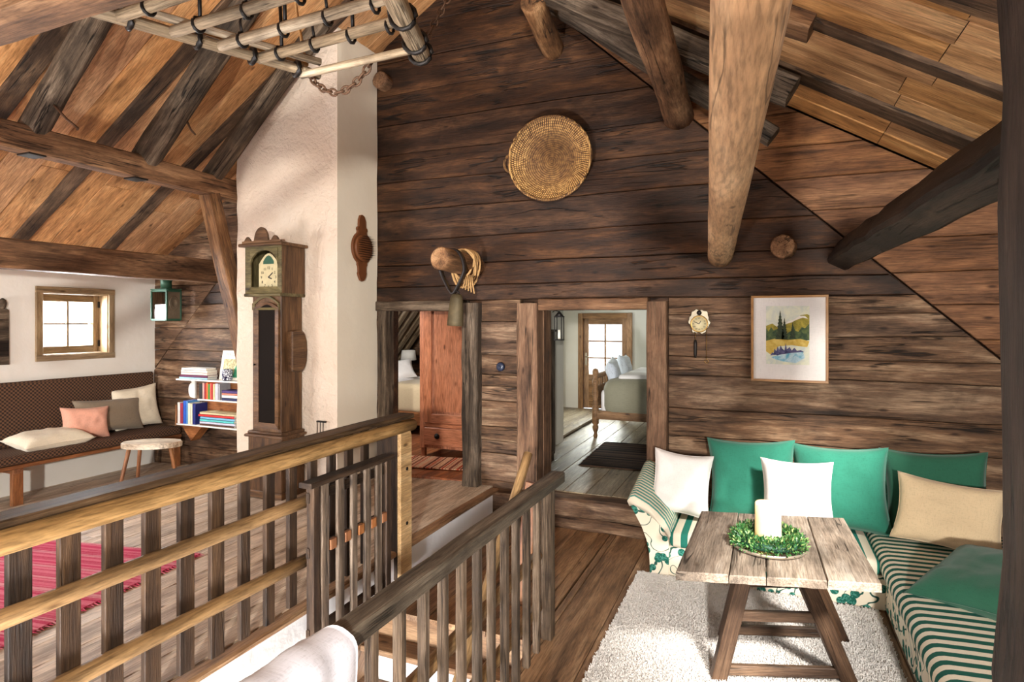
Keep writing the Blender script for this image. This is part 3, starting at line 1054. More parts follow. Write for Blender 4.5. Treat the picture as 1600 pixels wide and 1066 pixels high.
# unseen diagonal bars added overhead to cast shadow bands on chimney and wall
beam('shadow_bar', 'upper left diagonal bar added overhead out of view to shade the chimney', (-3.3, .6, 1.80), (-.62, .6, 3.14), .1, .13, M_PURLIN, None, ch=.01, seg=4, jit=.003)
beam('shadow_bar', 'lower left diagonal bar added overhead out of view to shade the chimney', (-3.3, .6, 1.52), (-1.0, .6, 2.67), .08, .09, M_PURLIN, None, ch=.01, seg=4, jit=.003)
beam('shadow_bar', 'right diagonal bar added overhead out of view to shade the log wall', (-1.3, .42, 3.18), (.72, .42, 1.76), .1, .12, M_PURLIN, None, ch=.01, seg=4, jit=.003)

# ---------------------------------------------------------------- railings and stairs
lr = thing('balustrade', 'wooden balustrade with yellow pole rails and dark flat balusters, left of the stairwell', 'railing', (-2.3, 1.5, 0))
board('handrail', (-2.318, -.9, .894), (-2.318, 3.56, .894), .13, .03, M_HANDTOP, lr, ch=.008, seg=10, jit=.002)
log('handrail_pole', (-2.262, -.9, .842), (-2.262, 3.55, .835), .046, .04, M_RAILPOLE, lr, n=14, seg=20, rough=.06)
log('rail_pole', (-2.268, -.9, .588), (-2.268, 2.52, .588), .035, .033, M_RAILPOLE, lr, n=12, seg=14, rough=.07)
log('rail_pole', (-2.268, -.9, .284), (-2.268, 2.52, .272), .036, .033, M_RAILPOLE, lr, n=12, seg=14, rough=.07)
y = 1.195 - .157 * 8
while y < 3.1:
    board('baluster', (-2.312, y, .03 + R.uniform(-.01, .02)), (-2.312, y, .882), .072 if y < 2 else .06, .026, M_BALU, lr, (1, 0, 0), .003)
    y += .157
board('post', (-2.355, 3.44, -.19), (-2.355, 3.44, .86), .17, .12, M_BALU, lr, (0, 1, 0), .006)
pp = [(-.065, -.19), (.065, -.19), (.065, .77), (.03, .855), (-.065, .855)]
prism('post_cheek', pp, sideM(-2.27, 3.445, 0), .028, M_PALEPOST, lr, .004)
for z in (.55, .18):
    lathe('screw', [(.0, .0), (.012, .0), (.012, .004), (0, .004)], M_IRON, lr, sideM(-2.242, 3.45, z), 10)

g = thing('stair_gate', 'small dark slatted stair gate folded against the balustrade end post', 'gate', (-2.2, 2.8, -.18))
board('top_board', (-2.2, 2.43, .695), (-2.2, 3.18, .695), .085, .028, M_BALU, g, ch=.004)
for y, w, m in ((2.49, .05, M_BALU), (2.56, .06, M_BALG), (2.69, .055, M_BALG), (2.81, .05, M_BALG), (2.935, .055, M_BALG), (3.05, .055, M_BALG), (3.145, .05, M_BALU)):
    e = y in (2.49, 3.145)
    board('stile' if e else 'slat', (-2.2 + (0 if e else .012), y, -.18), (-2.2 + (0 if e else .012), y, .68), w, .05 if e else .022, m, g, (1, 0, 0), .003, 4, .0015)
board('cross_rail', (-2.212, 2.46, .33), (-2.212, 3.16, .33), .022, .055, M_BALU, g)
board('cross_rail', (-2.212, 2.46, -.1), (-2.212, 3.16, -.1), .022, .055, M_BALU, g)
board('cross_rail', (-2.212, 2.46, .62), (-2.212, 3.16, .62), .022, .055, M_BALU, g)
for y in (2.625, 2.75, 2.872, 2.992, 3.1):
    box('peg', (-2.2, y - .026, .305), (-2.175, y + .026, .36), M_BENCHW, g, .004)

rr = thing('balustrade', 'grey wooden balustrade with square balusters, right of the stairwell', 'railing', (-1.14, 2.3, -.25))
board('handrail', (-1.135, .2, .628), (-1.135, 3.37, .628), .088, .062, M_HANDGREY, rr, ch=.007, seg=18, jit=.0015)
log('top_pole', (-1.185, .2, .565), (-1.185, 3.3, .565), .024, .022, M_RAILPOLE, rr, n=10, seg=8)
log('rail_pole', (-1.19, .2, .22), (-1.19, 3.28, .22), .034, .03, M_RAILPOLE, rr, n=12, seg=10)
log('rail_pole', (-1.19, .2, -.075), (-1.19, 3.28, -.075), .034, .03, M_RAILPOLE, rr, n=12, seg=10)
for y in (3.04, 2.89, 2.745, 2.605, 2.455, 2.31, 2.165, 2.015, 1.87, 1.715, 1.56, 1.41, 1.26, 1.1, .95, .8):
    board('baluster', (-1.145, y, -.262), (-1.145, y, .6), .034, .036, M_BALG, rr, (1, 0, 0), .004, 3, .0012)
board('end_post', (-1.14, 3.21, -.262), (-1.14, 3.21, .6), .075, .062, M_BALG, rr, (1, 0, 0), .005, 3, .001)

# blanket folded over the near end of that handrail
def blanket():
    prof = []
    for i in range(9):
        prof.append((-.075, .25 + .35 * i / 9))
    for i in range(13):
        a = math.pi - math.pi * i / 12
        prof.append((.08 * math.cos(a) + .005, .625 + .055 * math.sin(a)))
    for i in range(1, 10):
        prof.append((.085, .62 - .37 * i / 9))
    m = len(prof)
    ny = 26
    vs, fs = [], []
    for s in (0, 1):
        for j in range(ny + 1):
            y = .78 + .60 * j / ny
            e = min(1, (ny - j) / 3.0)
            for i, (x, z) in enumerate(prof):
                d = .012 * noise.noise(Vector((y * 9, z * 4, x * 8))) + .006 * math.sin(y * 40 + i * .2)
                k = (1.0 if s == 0 else .86)
                zz = .60 + (z - .60) * (k if z > .6 else 1)
                vs.append((x * k * (.9 + .1 * e) + (d if abs(x) > .06 else 0), y, zz + d * .4 - (1 - e) * .008))
    N = (ny + 1) * m
    for s in (0, 1):
        for j in range(ny):
            for i in range(m - 1):
                a = s * N + j * m + i
                q = (a, a + 1, a + m + 1, a + m)
                fs.append(q if s else q[::-1])
    for j in (0, ny):
        for i in range(m - 1):
            a = j * m + i
            fs.append((a, a + 1, N + a + 1, N + a))
    return mk('blanket', vs, fs, M_BLANKET, None, Matrix.Translation((-1.135, 0, 0)), True)


tag(blanket(), 'pale folded blanket hanging over the near end of the grey handrail', 'blanket')

st = thing('staircase', 'steep wooden staircase with landing between the two balustrades', 'staircase', (-1.75, 3.1, -2.8))
x = -2.29
while x < -1.22:
    w = min(.2, -1.21 - x)
    board('landing_board', (x + w / 2, 3.12, -.2675), (x + w / 2, 4.99, -.2675), w - .004, .035, M_FLOORR, st, ch=.003)
    x += .2
for i in range(11):
    z = -.44 - .2 * i
    yf = 2.98 - .19 * i
    board('tread', (-2.27, yf + .12, z), (-1.24, yf + .12, z), .25, .035, M_FLOORR, st, ch=.006)
    if i:
        board('riser', (-2.27, yf + .235, z + .1), (-1.24, yf + .235, z + .1), .015, .17, M_RISER if i % 2 else M_FLOORR, st, ch=.002)
board('riser', (-2.27, 3.14, -.36), (-1.24, 3.14, -.36), .015, .16, M_FLOORR, st, ch=.002)
board('stringer', (-2.28, 3.2, -.36), (-2.28, 1.1, -2.55), .03, .26, M_FLOORR, st, ch=.004)
board('stringer', (-1.225, 3.2, -.36), (-1.225, 1.1, -2.55), .03, .26, M_FLOORR, st, ch=.004)
hp = log('stair_pole', (-1.30, 3.31, .76), (-1.30, 2.35, -.19), .028, .028, M_RAILPOLE, None, n=12, seg=8)
tag(hp, 'pale round handrail pole rising from the stairs behind the grey balustrade', 'pole')
tag(board('newel_board', (-1.44, 3.52, -.245), (-1.36, 3.56, .52), .1, .045, M_BENCHW, None, (0, 1, 0), .006), 'brown board standing beside the pale stair pole', 'board')

# ---------------------------------------------------------------- hanging rack
rk = thing('hanging_rack', 'old hay-cart ladder hung flat under the roof as a rack, with iron straps', 'rack', (-1.7, 1.9, 2.75))
LP = [Vector((-2.47, 1.28, 2.75)), Vector((-1.995, 2.30, 2.75))]
RP = [Vector((-1.13, 1.47, 2.76)), Vector((-1.435, 2.33, 2.76))]
log('side_pole', LP[0], LP[1], .028, .022, M_RACK, rk, n=12, seg=14, rough=.1)
log('side_pole', RP[0], RP[1], .045, .042, M_RACK, rk, n=10, seg=10, rough=.14)
side2 = board('inner_bar', LP[0] + Vector((.05, .02, .035)), LP[1] + Vector((.05, -.05, .035)), .03, .03, M_RACK, rk, ch=.006)


def lerp(p, q, t):
    return p + (q - p) * t


for i, (ya, z) in enumerate(((2.225, 2.735), (2.046, 2.75), (1.887, 2.75), (1.72, 2.75), (1.55, 2.75))):
    a = lerp(LP[0], LP[1], (ya - LP[0].y) / (LP[1].y - LP[0].y))
    b = lerp(RP[0], RP[1], (ya - RP[0].y) / (RP[1].y - RP[0].y))
    r = .024 if i else .018
    o = log('rung', (a.x - .01, ya, z + (.0 if i else -.005)), (b.x + .01, ya - .01, z + (.02 if i else .0)), r, r * .95, M_RACK, rk, n=10, seg=8, rough=.1)
    if i:
        n = 4
        for k in range(n):
            t = (k + .6) / n
            c = lerp(Vector((a.x, ya, z)), Vector((b.x, ya, z + .01)), t)
            s = tube('iron_strap', [(c.x, c.y + math.sin(q) * (r + .004), c.z + math.cos(q) * (r + .004)) for q in [2 * math.pi * h / 10 for h in range(10)]], .007, M_IRON, rk, 6, True)
            if (k + i) % 2 == 0:
                tube('iron_hook', [c + Vector((0, 0, r)), c + Vector((0, -.012, r + .05)), c + Vector((0, -.005, r + .085)), c + Vector((0, .012, r + .07))], .006, M_IRON, rk, 6)
            else:
                tube('iron_hook', [c + Vector((.01, 0, r)), c + Vector((.005, .0, r + .12)), c + Vector((0, 0, r + .22))], .008, M_IRON, rk, 6)
for t in (.08, .3, .52, .72, .9):
    c = lerp(LP[0], LP[1], t)
    tube('iron_strap', [c + Vector((math.cos(q) * .031, -.4 * math.cos(q) * .031, math.sin(q) * .031)) for q in [2 * math.pi * h / 10 for h in range(10)]], .012, M_IRON, rk, 6, True)
for t in (.35, .62, .85, .97):
    c = lerp(RP[0], RP[1], t)
    tube('iron_strap', [c + Vector((math.cos(q) * .05, .3 * math.cos(q) * .05, math.sin(q) * .05)) for q in [2 * math.pi * h / 12 for h in range(12)]], .010, M_IRON, rk, 6, True)
# ropes to the rafters
tube('rope', [(-2.02, 2.24, 2.76), (-2.38, 2.58, 3.2), (-2.60, 2.79, 3.47), (-2.62, 2.80, 4.3)], .008, M_ROPE, rk, 6)
tube('rope', [(-2.02, 2.25, 2.785), (-2.2, 1.87, 2.79), (-2.42, 1.38, 2.80)], .007, M_ROPE, rk, 6)


def chain(parent, pts, pitch, ro, mat, name='chain_link'):
    """links along a polyline, each link a mesh of its own that shares data with the next"""
    pts = [Vector(p) for p in pts]
    seg = []
    for a, b in zip(pts, pts[1:]):
        seg.append((b - a).length)
    tot = sum(seg)
    n = int(tot / pitch)
    base = None
    for i in range(n + 1):
        d = tot * i / n
        k = 0
        while k < len(seg) - 1 and d > seg[k]:
            d -= seg[k]
            k += 1
        p = lerp(pts[k], pts[k + 1], d / seg[k])
        t = (pts[k + 1] - pts[k]).normalized()
        M, _ = frame(p, p + t)
        M.translation = p
        M = M @ Matrix.Rotation(math.pi / 2 * (i % 2) + .4, 4, 'X')
        if base is None:
            ring = []
            for h in range(12):
                q = 2 * math.pi * h / 12
                ring.append(Vector((math.cos(q) * pitch * .72, math.sin(q) * pitch * .45, 0)))
            o = tube(name, ring, ro, mat, None, 6, True)
            base = o.data
            place(o, M, parent)
        else:
            o = bpy.data.objects.new(name, base)
            COL.objects.link(o)
            place(o, M, parent)


cpts = []
for i in range(13):
    t = i / 12
    cpts.append((-2.03 + .36 * t, 2.27, 2.745 - .11 * math.sin(math.pi * t) ** .8 + .0 * t))
chain(rk, cpts, .034, .0055, M_RUST)
chain(rk, [(-1.39, 2.28, 2.79), (-1.30, 2.3, 2.95), (-1.05, 2.36, 3.4), (-1.0, 2.4, 3.85)], .03, .004, M_RUST)

# a bent iron hook on the foremost rafter and nails on the second
for nm, lb, pts in (('iron_hook', 'rusty bent iron hook stuck in the nearest grey rafter', [(-4.83, 2.70, 3.17), (-4.78, 2.78, 3.06), (-4.74, 2.84, 3.0), (-4.77, 2.85, 3.0)]),
                    ('iron_nail', 'bent iron nail hanging from the thick grey rafter', [(-4.66, 3.68, 3.32), (-4.65, 3.72, 3.24), (-4.62, 3.74, 3.20)])):
    tag(tube(nm, pts, .009, M_RUST, None, 6), lb, 'hook')

# ---------------------------------------------------------------- log peg with bell and rope
tag(log('wall_peg', (-2.60, 4.52, 2.105), (-2.565, 5.15, 2.085), .098, .105, M_BARKLOG, None, n=18, seg=8, rough=.1), 'round log peg above the left doorway carrying the cow bell', 'peg')
bell = thing('cow_bell', 'old iron cow bell hanging on a black leather collar from the log peg', 'bell', (-2.54, 4.8, 1.5))


def ring_band(name, c, rx, rz, w, t, mat, parent, a0=0, a1=2 * math.pi, n=28, ax=0, pinch=0.0):
    vs, fs = [], []
    for i in range(n + 1):
        a = a0 + (a1 - a0) * i / n
        for r in (0, t):
            for y in (-w / 2, w / 2):
                k = 1 - pinch * max(0, -math.sin(a))
                vs.append((math.cos(a) * (rx + r) * k, y, math.sin(a) * (rz + r)))
    for i in range(n):
        b = i * 4
        fs += [(b, b + 1, b + 5, b + 4), (b + 2, b + 6, b + 7, b + 3), (b, b + 4, b + 6, b + 2), (b + 1, b + 3, b + 7, b + 5)]
    M = Matrix.Translation(c) @ Matrix.Rotation(ax, 4, 'Z')
    return mk(name, vs, fs, mat, parent, M, True)


ring_band('collar', (-2.565, 4.69, 2.0), .112, .19, .06, .016, M_LEATHER, bell, n=32, pinch=.6)


def bell_body():
    prof = [(0.03, .0), (.055, -.01), (.07, -.05), (.08, -.15), (.086, -.24), (.088, -.285)]
    n = 20
    vs, fs = [], []
    for k, s in ((0, 1.0), (1, .93)):
        for r, z in prof:
            for j in range(n):
                a = 2 * math.pi * j / n
                q = .82 + .06 * math.cos(2 * a)
                vs.append((math.cos(a) * r * s * q, math.sin(a) * r * s * .68, z * (1 if k == 0 else .995) - (.0 if k == 0 else .004)))
    m = len(prof)
    for k in (0, 1):
        for i in range(m - 1):
            for j in range(n):
                a = k * m * n + i * n + j
                b = k * m * n + i * n + (j + 1) % n
                q = (a, a + n, b + n, b)
                fs.append(q if k == 0 else q[::-1])
    for j in range(n):
        a, b = (m - 1) * n + j, (m - 1) * n + (j + 1) % n
        fs.append((a, a + m * n, b + m * n, b))
    fs.append(tuple(range(n)))
    o = mk('bell_body', vs, fs, M_BELL, bell, Matrix.Translation((-2.525, 4.69, 1.80)) @ Matrix.Rotation(.06, 4, 'Y'), True)
    return o


bell_body()
tube('bell_loop', [(-2.53 + math.cos(q) * .03, 4.69, 1.805 + math.sin(q) * .02) for q in [2 * math.pi * i / 12 for i in range(12)]], .007, M_IRON, bell, 6, True)
lathe('clapper', [(0, 0), (.02, .01), (.022, .03), (.012, .05), (.006, .18)], M_IRON, bell, Matrix.Translation((-2.525, 4.69, 1.51)), 10)
rp = thing('rope_bundle', 'frayed hemp rope coiled over the log peg', 'rope', (-2.5, 4.9, 2.0))
for i in range(7):
    t = i / 6
    pts = []
    for k in range(24):
        q = 2 * math.pi * k / 24
        sag = .03 + .09 * abs(math.sin(i * 2.1))
        pts.append((-2.53 + .118 * math.cos(q) + .012 * math.sin(i * 3 + q * 2), 4.80 + .022 * i + .01 * math.cos(q * 3 + i), 2.09 + (.118 if math.sin(q) > 0 else .118 + sag) * math.sin(q)))
    tube('rope_coil', pts, .011, M_ROPE, rp, 6, True)
for i in range(5):
    x0 = -2.50 + .02 * i
    tube('rope_strand', [(x0, 4.78, 1.97), (x0 + .01, 4.77, 1.90), (x0 - .01 + .01 * i, 4.77, 1.85 - .012 * i)], .007, M_ROPE, rp, 5)

# ---------------------------------------------------------------- basket
def basketmat():
    s = NT('coiled_straw')
    tc = s.add('ShaderNodeTexCoord')
    sep = s.add('ShaderNodeSeparateXYZ')
    s.link(tc.outputs['Object'], sep.inputs[0])
    ang = s.math('ARCTAN2', sep.outputs[1], sep.outputs[0])
    r = s.math('SQRT', s.math('ADD', s.math('POWER', sep.outputs[0], 2), s.math('POWER', sep.outputs[1], 2)))
    ring = s.math('FLOOR', s.math('MULTIPLY', r, 20 / .37))
    w = s.math('SINE', s.math('ADD', s.math('MULTIPLY', ang, 110), s.math('MULTIPLY', ring, 1.7)))
    c = s.ramp(s.math('ADD', s.math('MULTIPLY', w, .25), s.math('MULTIPLY', s.noise(tc.outputs['Object'], 30, 3), 1.0)), [(.25, srgb(70, 44, 22)), (.5, srgb(164, 118, 64)), (.8, srgb(206, 166, 104))])
    rg_ = s.math('ABSOLUTE', s.math('SUBTRACT', s.math('FRACT', s.math('MULTIPLY', r, 20 / .37)), .5))
    c = s.mix('MULTIPLY', .85, c, s.ramp(rg_, [(.28, G1), (.46, (.25, .2, .16, 1))]))
    inner = s.ramp(r, [(.19, (.5, .42, .36, 1)), (.27, G1)])
    c = s.mix('MULTIPLY', .8, c, inner)
    s.link(c, s.b.inputs['Base Color'])
    s.b.inputs['Roughness'].default_value = .7
    s.bump(w, .4, .004)
    return s.m


M_STRAW = basketmat()
bk = thing('straw_basket', 'round coiled straw basket hung on the log wall', 'basket', (-1.75, 5.0, 2.62))
prof = []
NC = 20
for i in range(NC * 3 + 1):
    t = i / (NC * 3)
    r = .365 * t
    depth = .11 * (1 - max(0, (t - .45) / .55) ** 1.6)
    rip = .006 * abs(math.sin(t * NC * math.pi))
    prof.append((r, -depth + rip))
back = [(r * 1.03, z - .012) for r, z in prof[::6]][::-1]
bm_ = Matrix.Translation((-1.75, 4.96, 2.995)) @ Matrix.Rotation(.06, 4, 'Z') @ Matrix.Rotation(math.pi / 2, 4, 'X') @ Matrix.Rotation(.04, 4, 'Y')
lathe('bowl', prof + back[:-1] + [(0, back[-1][1])], M_STRAW, bk, bm_, 72)
tube('rim', [bm_ @ Vector((.37 * math.cos(q), .37 * math.sin(q), .0)) for q in [2 * math.pi * i / 60 for i in range(60)]], .012, M_STRAW, bk, 8, True)
for s in (-1,):
    tube('handle', [bm_ @ Vector((s * (.36 + .055 * math.sin(math.pi * i / 12)), -.02 + .075 * math.cos(math.pi * i / 12), .0)) for i in range(13)], .012, M_STRAW, bk, 8)


# ---------------------------------------------------------------- text helper
def text_geo(body, size, M, depth=.0006):
    cu = bpy.data.curves.new('t', 'FONT')
    cu.body = body
    cu.size = size
    cu.align_x = 'CENTER'
    cu.align_y = 'CENTER'
    cu.extrude = depth
    cu.resolution_u = 2
    o = bpy.data.objects.new('t', cu)
    COL.objects.link(o)
    bpy.context.view_layer.update()
    me = bpy.data.meshes.new_from_object(o.evaluated_get(bpy.context.evaluated_depsgraph_get()))
    vs = [M @ v.co for v in me.vertices]
    fs = [tuple(p.vertices) for p in me.polygons]
    bpy.data.objects.remove(o)
    bpy.data.curves.remove(cu)
    bpy.data.meshes.remove(me)
    return vs, fs


def texts(name, items, mat, parent):
    vs, fs = [], []
    for body, size, M in items:
        v, f = text_geo(body, size, M)
        b = len(vs)
        vs += v
        fs += [tuple(b + k for k in q) for q in f]
    return mk(name, vs, fs, mat, parent)


ROMAN = ['XII', 'I', 'II', 'III', 'IIII', 'V', 'VI', 'VII', 'VIII', 'IX', 'X', 'XI']

# ---------------------------------------------------------------- wall clock
wc = thing('wall_clock', 'small ornate enamel shield wall clock beside the bedroom door', 'clock', (-.49, 5.05, 1.2))
cx, cz = -.489, 1.545
pl = []
for i in range(72):
    a = 2 * math.pi * i / 72
    r = .088 + .007 * math.cos(6 * a + .5) + .004 * math.cos(14 * a) + .016 * max(0, math.sin(a)) ** 6 + .012 * max(0, math.sin(a - .9)) ** 12 + .012 * max(0, math.sin(a + .9)) ** 12
    pl.append((r * .93 * math.cos(a), r * 1.06 * math.sin(a)))
prism('shield', pl, wallM(cx, 5.06, cz), .018, M_TIN, wc, .006)
lathe('bezel', [(.058, .018), (.064, .026), (.07, .018), (.07, .016), (.058, .016)], M_BRASS, wc, wallM(cx, 5.06, cz - .012), 36)
lathe('dial', [(0, .021), (.06, .021), (.06, .016), (0, .016)], M_DIAL, wc, wallM(cx, 5.06, cz - .012), 36)
texts('numerals', [(ROMAN[i], .017, wallM(cx + .046 * math.sin(i * math.pi / 6), 5.06 - .0225, cz - .012 + .046 * math.cos(i * math.pi / 6))) for i in range(12)], M_BLACK, wc)
for ln, an in ((.028, .5), (.042, -1.15)):
    board('hand', (cx, 5.036, cz - .012), (cx + ln * math.sin(an), 5.036, cz - .012 + ln * math.cos(an)), .005, .002, M_BLACK, wc, (0, 1, 0), .0005)
lathe('crest_ornament', [(0, 0), (.016, 0), (.02, .006), (.008, .012), (0, .012)], M_IRON, wc, wallM(cx, 5.04, cz + .078), 12)
tube('chain', [(cx + .055, 5.05, cz - .06), (cx + .057, 5.05, 1.245)], .0022, M_BRASS, wc, 5)
tube('chain_ring', [(cx + .057 + .014 * math.cos(q), 5.05, 1.23 + .014 * math.sin(q)) for q in [2 * math.pi * i / 14 for i in range(14)]], .0025, M_BRASS, wc, 5, True)
tube('chain', [(cx - .03, 5.05, cz - .08), (cx - .03, 5.05, 1.40)], .002, M_BRASS, wc, 5)
lathe('weight', [(0, 0), (.008, .004), (.012, .03), (.014, .12), (.009, .145), (0, .15)], M_IRON, wc, Matrix.Translation((cx - .03, 5.05, 1.255)), 12)

# ---------------------------------------------------------------- painting
pt = thing('framed_painting', 'framed watercolour of fir trees by a mountain lake above the sofa', 'painting', (.17, 5.08, 1.086))
X0, X1, Z0, Z1 = -.098, .441, 1.086, 1.754
PY = 5.055
for a, b in (((X0, PY, Z0 + .009), (X1, PY, Z0 + .009)), ((X0, PY, Z1 - .009), (X1, PY, Z1 - .009))):
    board('frame_bar', a, b, .045, .018, M_FRAMEW, pt, ch=.002)
for xx in (X0 + .009, X1 - .009):
    board('frame_bar', (xx, PY, Z0 + .018), (xx, PY, Z1 - .018), .018, .045, M_FRAMEW, pt, (0, 1, 0), .002)
box('mat_board', (X0 + .017, 5.048, Z0 + .017), (X1 - .017, 5.062, Z1 - .017), M_WHITE, pt, .001)
ax0, ax1, az0, az1 = X0 + .108, X1 - .128, Z0 + .135, Z1 - .082
AW, AH = ax1 - ax0, az1 - az0


def wash(name, c1, c2, sc=30):
    s = NT(name)
    tc = s.add('ShaderNodeTexCoord')
    n = s.noise(tc.outputs['Object'], sc, 5, .65, .8)
    s.link(s.ramp(n, [(.35, c1), (.65, c2)]), s.b.inputs['Base Color'])
    s.b.inputs['Roughness'].default_value = .8
    return s.m


ART = [('painted_sky', [(0, 0), (1, 0), (1, 1), (0, 1)], wash('wash_sky', srgb(206, 214, 208), srgb(238, 238, 214), 12)),
       ('painted_hill', [(0, .42), (0, .66), (.15, .70), (.3, .62), (.45, .68), (.6, .74), (.8, .84), (.95, .86), (1, .84), (1, .42)], wash('wash_hill', srgb(120, 116, 40), srgb(186, 168, 70), 22)),
       ('painted_snow', [(.45, .69), (.6, .72), (.7, .76), (.85, .80), (.97, .78), (.9, .83), (.78, .83), (.66, .77), (.5, .73)], wash('wash_snow', srgb(236, 226, 210), srgb(246, 242, 234), 22)),
       ('painted_forest', [(0, .40), (0, .62), (.06, .56), (.12, .64), (.18, .58), (.24, .6), (.4, .5), (.6, .58), (.64, .66), (.68, .58), (.75, .56), (.83, .64), (.9, .62), (1, .7), (1, .42), (.5, .38)], wash('wash_forest', srgb(40, 66, 50), srgb(96, 112, 66), 26)),
       ('painted_meadow', [(0, .22), (0, .4), (.2, .44), (.5, .42), (.8, .44), (1, .40), (.95, .3), (.6, .33), (.3, .31), (.12, .16)], wash('wash_meadow', srgb(196, 160, 62), srgb(224, 200, 112), 18)),
       ('painted_shore', [(.1, .15), (.14, .2), (.18, .19), (.2, .27), (.24, .22), (.27, .31), (.31, .25), (.34, .33), (.38, .27), (.43, .24), (.46, .36), (.49, .26), (.55, .3), (.6, .24), (.66, .29), (.72, .235), (.8, .25), (.88, .22), (.78, .19), (.66, .2), (.58, .16), (.5, .18), (.47, .10), (.44, .17), (.36, .16), (.3, .12), (.24, .16)], wash('wash_shore', srgb(40, 44, 88), srgb(110, 110, 150), 40)),
       ('painted_water', [(.12, .12), (.35, .17), (.6, .2), (.85, .22), (.9, .12), (.7, .03), (.4, .05), (.2, .09)], wash('wash_water', srgb(96, 176, 206), srgb(226, 240, 244), 20))]
for k, (nm, pts, m) in enumerate(ART):
    prism(nm, [(px * AW, pz * AH) for px, pz in pts], wallM(ax0, 5.048 - .0004 * k, az0), .0006, m, pt)
MF = wash('wash_fir', srgb(26, 40, 32), srgb(66, 78, 52), 60)
for fx, fb, ft, fw in ((.33, .40, .93, .13), (.43, .40, .80, .10), (.62, .42, .72, .08)):
    pts = [(fx - .008, fb), (fx + .008, fb)]
    L, Rr = [], []
    for i in range(9):
        t = i / 9
        z = fb + .03 + (ft - fb - .03) * t
        w = fw * (1 - t)
        L += [(fx - w, z), (fx - w * .55, z + .02)]
        Rr += [(fx + w, z), (fx + w * .55, z + .02)]
    poly = Rr + [(fx, ft)] + L[::-1]
    prism('painted_fir', [(a * AW, b * AH) for a, b in poly], wallM(ax0, 5.0448, az0), .0006, MF, pt)

# ---------------------------------------------------------------- light switch
sw = thing('light_switch', 'round dark blue light switch on the short logs between the doorways', 'switch', (-2.285, 5.11, 1.128))
lathe('rosette', [(0, .028), (.03, .026), (.041, .016), (.043, 0), (0, 0)], M_SOCKET, sw, wallM(-2.285, 5.115, 1.128), 28)
board('toggle', (-2.30, 5.085, 1.135), (-2.27, 5.085, 1.122), .012, .012, M_SOCKET, sw, ch=.003)

# ---------------------------------------------------------------- longcase clock
lc = thing('longcase_clock', 'tall brown longcase clock with arched dial in front of the chimney', 'clock', (-4.27, 4.32, -.085))
box('plinth', (-4.49, 4.165, -.085), (-4.045, 4.478, -.02), M_CLOCKW, lc, .006)
box('base', (-4.47, 4.18, -.02), (-4.06, 4.475, .475), M_CLOCKW, lc, .006)
box('base_moulding', (-4.495, 4.155, .475), (-4.035, 4.478, .5), M_CLOCKW, lc, .01)
box('base_moulding', (-4.47, 4.175, .5), (-4.06, 4.476, .53), M_CLOCKW, lc, .012)
box('trunk', (-4.44, 4.205, .53), (-4.09, 4.475, 1.79), M_CLOCKW, lc, .006)


def arch(x0, x1, z0, z1, rise, n=12):
    """arched door outline, local x z"""
    pts = [(x0, z0), (x1, z0)]
    for i in range(n + 1):
        t = i / n
        pts.append((x1 + (x0 - x1) * t, z1 + rise * math.sin(math.pi * t)))
    return pts


def archframe(name, x0, x1, z0, z1, rise, w, M, depth, mat, parent):
    a = arch(x0, x1, z0, z1, rise)
    b = arch(x0 + w, x1 - w, z0 + w, z1 - w * .3, rise * .8)
    n = len(a)
    vs = [(x, z, 0) for x, z in a] + [(x, z, 0) for x, z in b] + [(x, z, depth) for x, z in a] + [(x, z, depth * .55) for x, z in b]
    fs = []
    for i in range(n):
        j = (i + 1) % n
        fs += [(2 * n + i, 2 * n + j, 3 * n + j, 3 * n + i), (i, j, 2 * n + j, 2 * n + i), (n + i, 3 * n + i, 3 * n + j, n + j), (i, n + i, n + j, j)]
    return mk(name, vs, fs, mat, parent, M)


dr = archframe('trunk_door', -4.405, -4.105, .56, 1.68, .055, .05, wallM(0, 4.206, 0), .022, M_CLOCKW, lc)
prism('door_glass', arch(-4.36, -4.15, .6, 1.665, .045), wallM(0, 4.206, 0), .006, M_DARKGLASS, dr)
lathe('lock_knob', [(0, 0), (.008, 0), (.009, .01), (0, .014)], M_IRON, dr, wallM(-4.392, 4.184, 1.15), 10)
archframe('trunk_arch', -4.425, -4.1, 1.66, 1.72, .075, .022, wallM(0, 4.205, 0), .02, M_CLOCKO, lc)
bulge = [(.0, 1.08)]
for i in range(13):
    a = -math.pi / 2 + math.pi * i / 12
    bulge.append((.12 + .075 * math.cos(a) ** .8 if abs(math.cos(a)) > 1e-6 else .12, 1.275 + .2 * math.sin(a)))
bulge.append((.0, 1.47))
prism('pendulum_bulge', [(.0, 1.09), (.10, 1.075), (.15, 1.1), (.185, 1.17), (.195, 1.27), (.185, 1.37), (.15, 1.44), (.10, 1.475), (.0, 1.46)], sideM(-4.10, 4.29, 0), .07, M_CLOCKW, lc, .008)
# hood: four walls and a front with an arched opening
box('hood_moulding', (-4.50, 4.16, 1.785), (-4.055, 4.478, 1.815), M_CLOCKO, lc, .008)
box('hood_side', (-4.50, 4.18, 1.815), (-4.48, 4.475, 2.25), M_CLOCKO, lc, .003)
box('hood_side', (-4.075, 4.18, 1.815), (-4.055, 4.475, 2.25), M_CLOCKW, lc, .003)
box('hood_back', (-4.48, 4.45, 1.815), (-4.075, 4.472, 2.25), M_CLOCKW, lc, .003)
archframe('hood_front', -4.50, -4.056, 1.815, 2.25, 0, .06, wallM(0, 4.2, 0), .025, M_CLOCKO, lc)
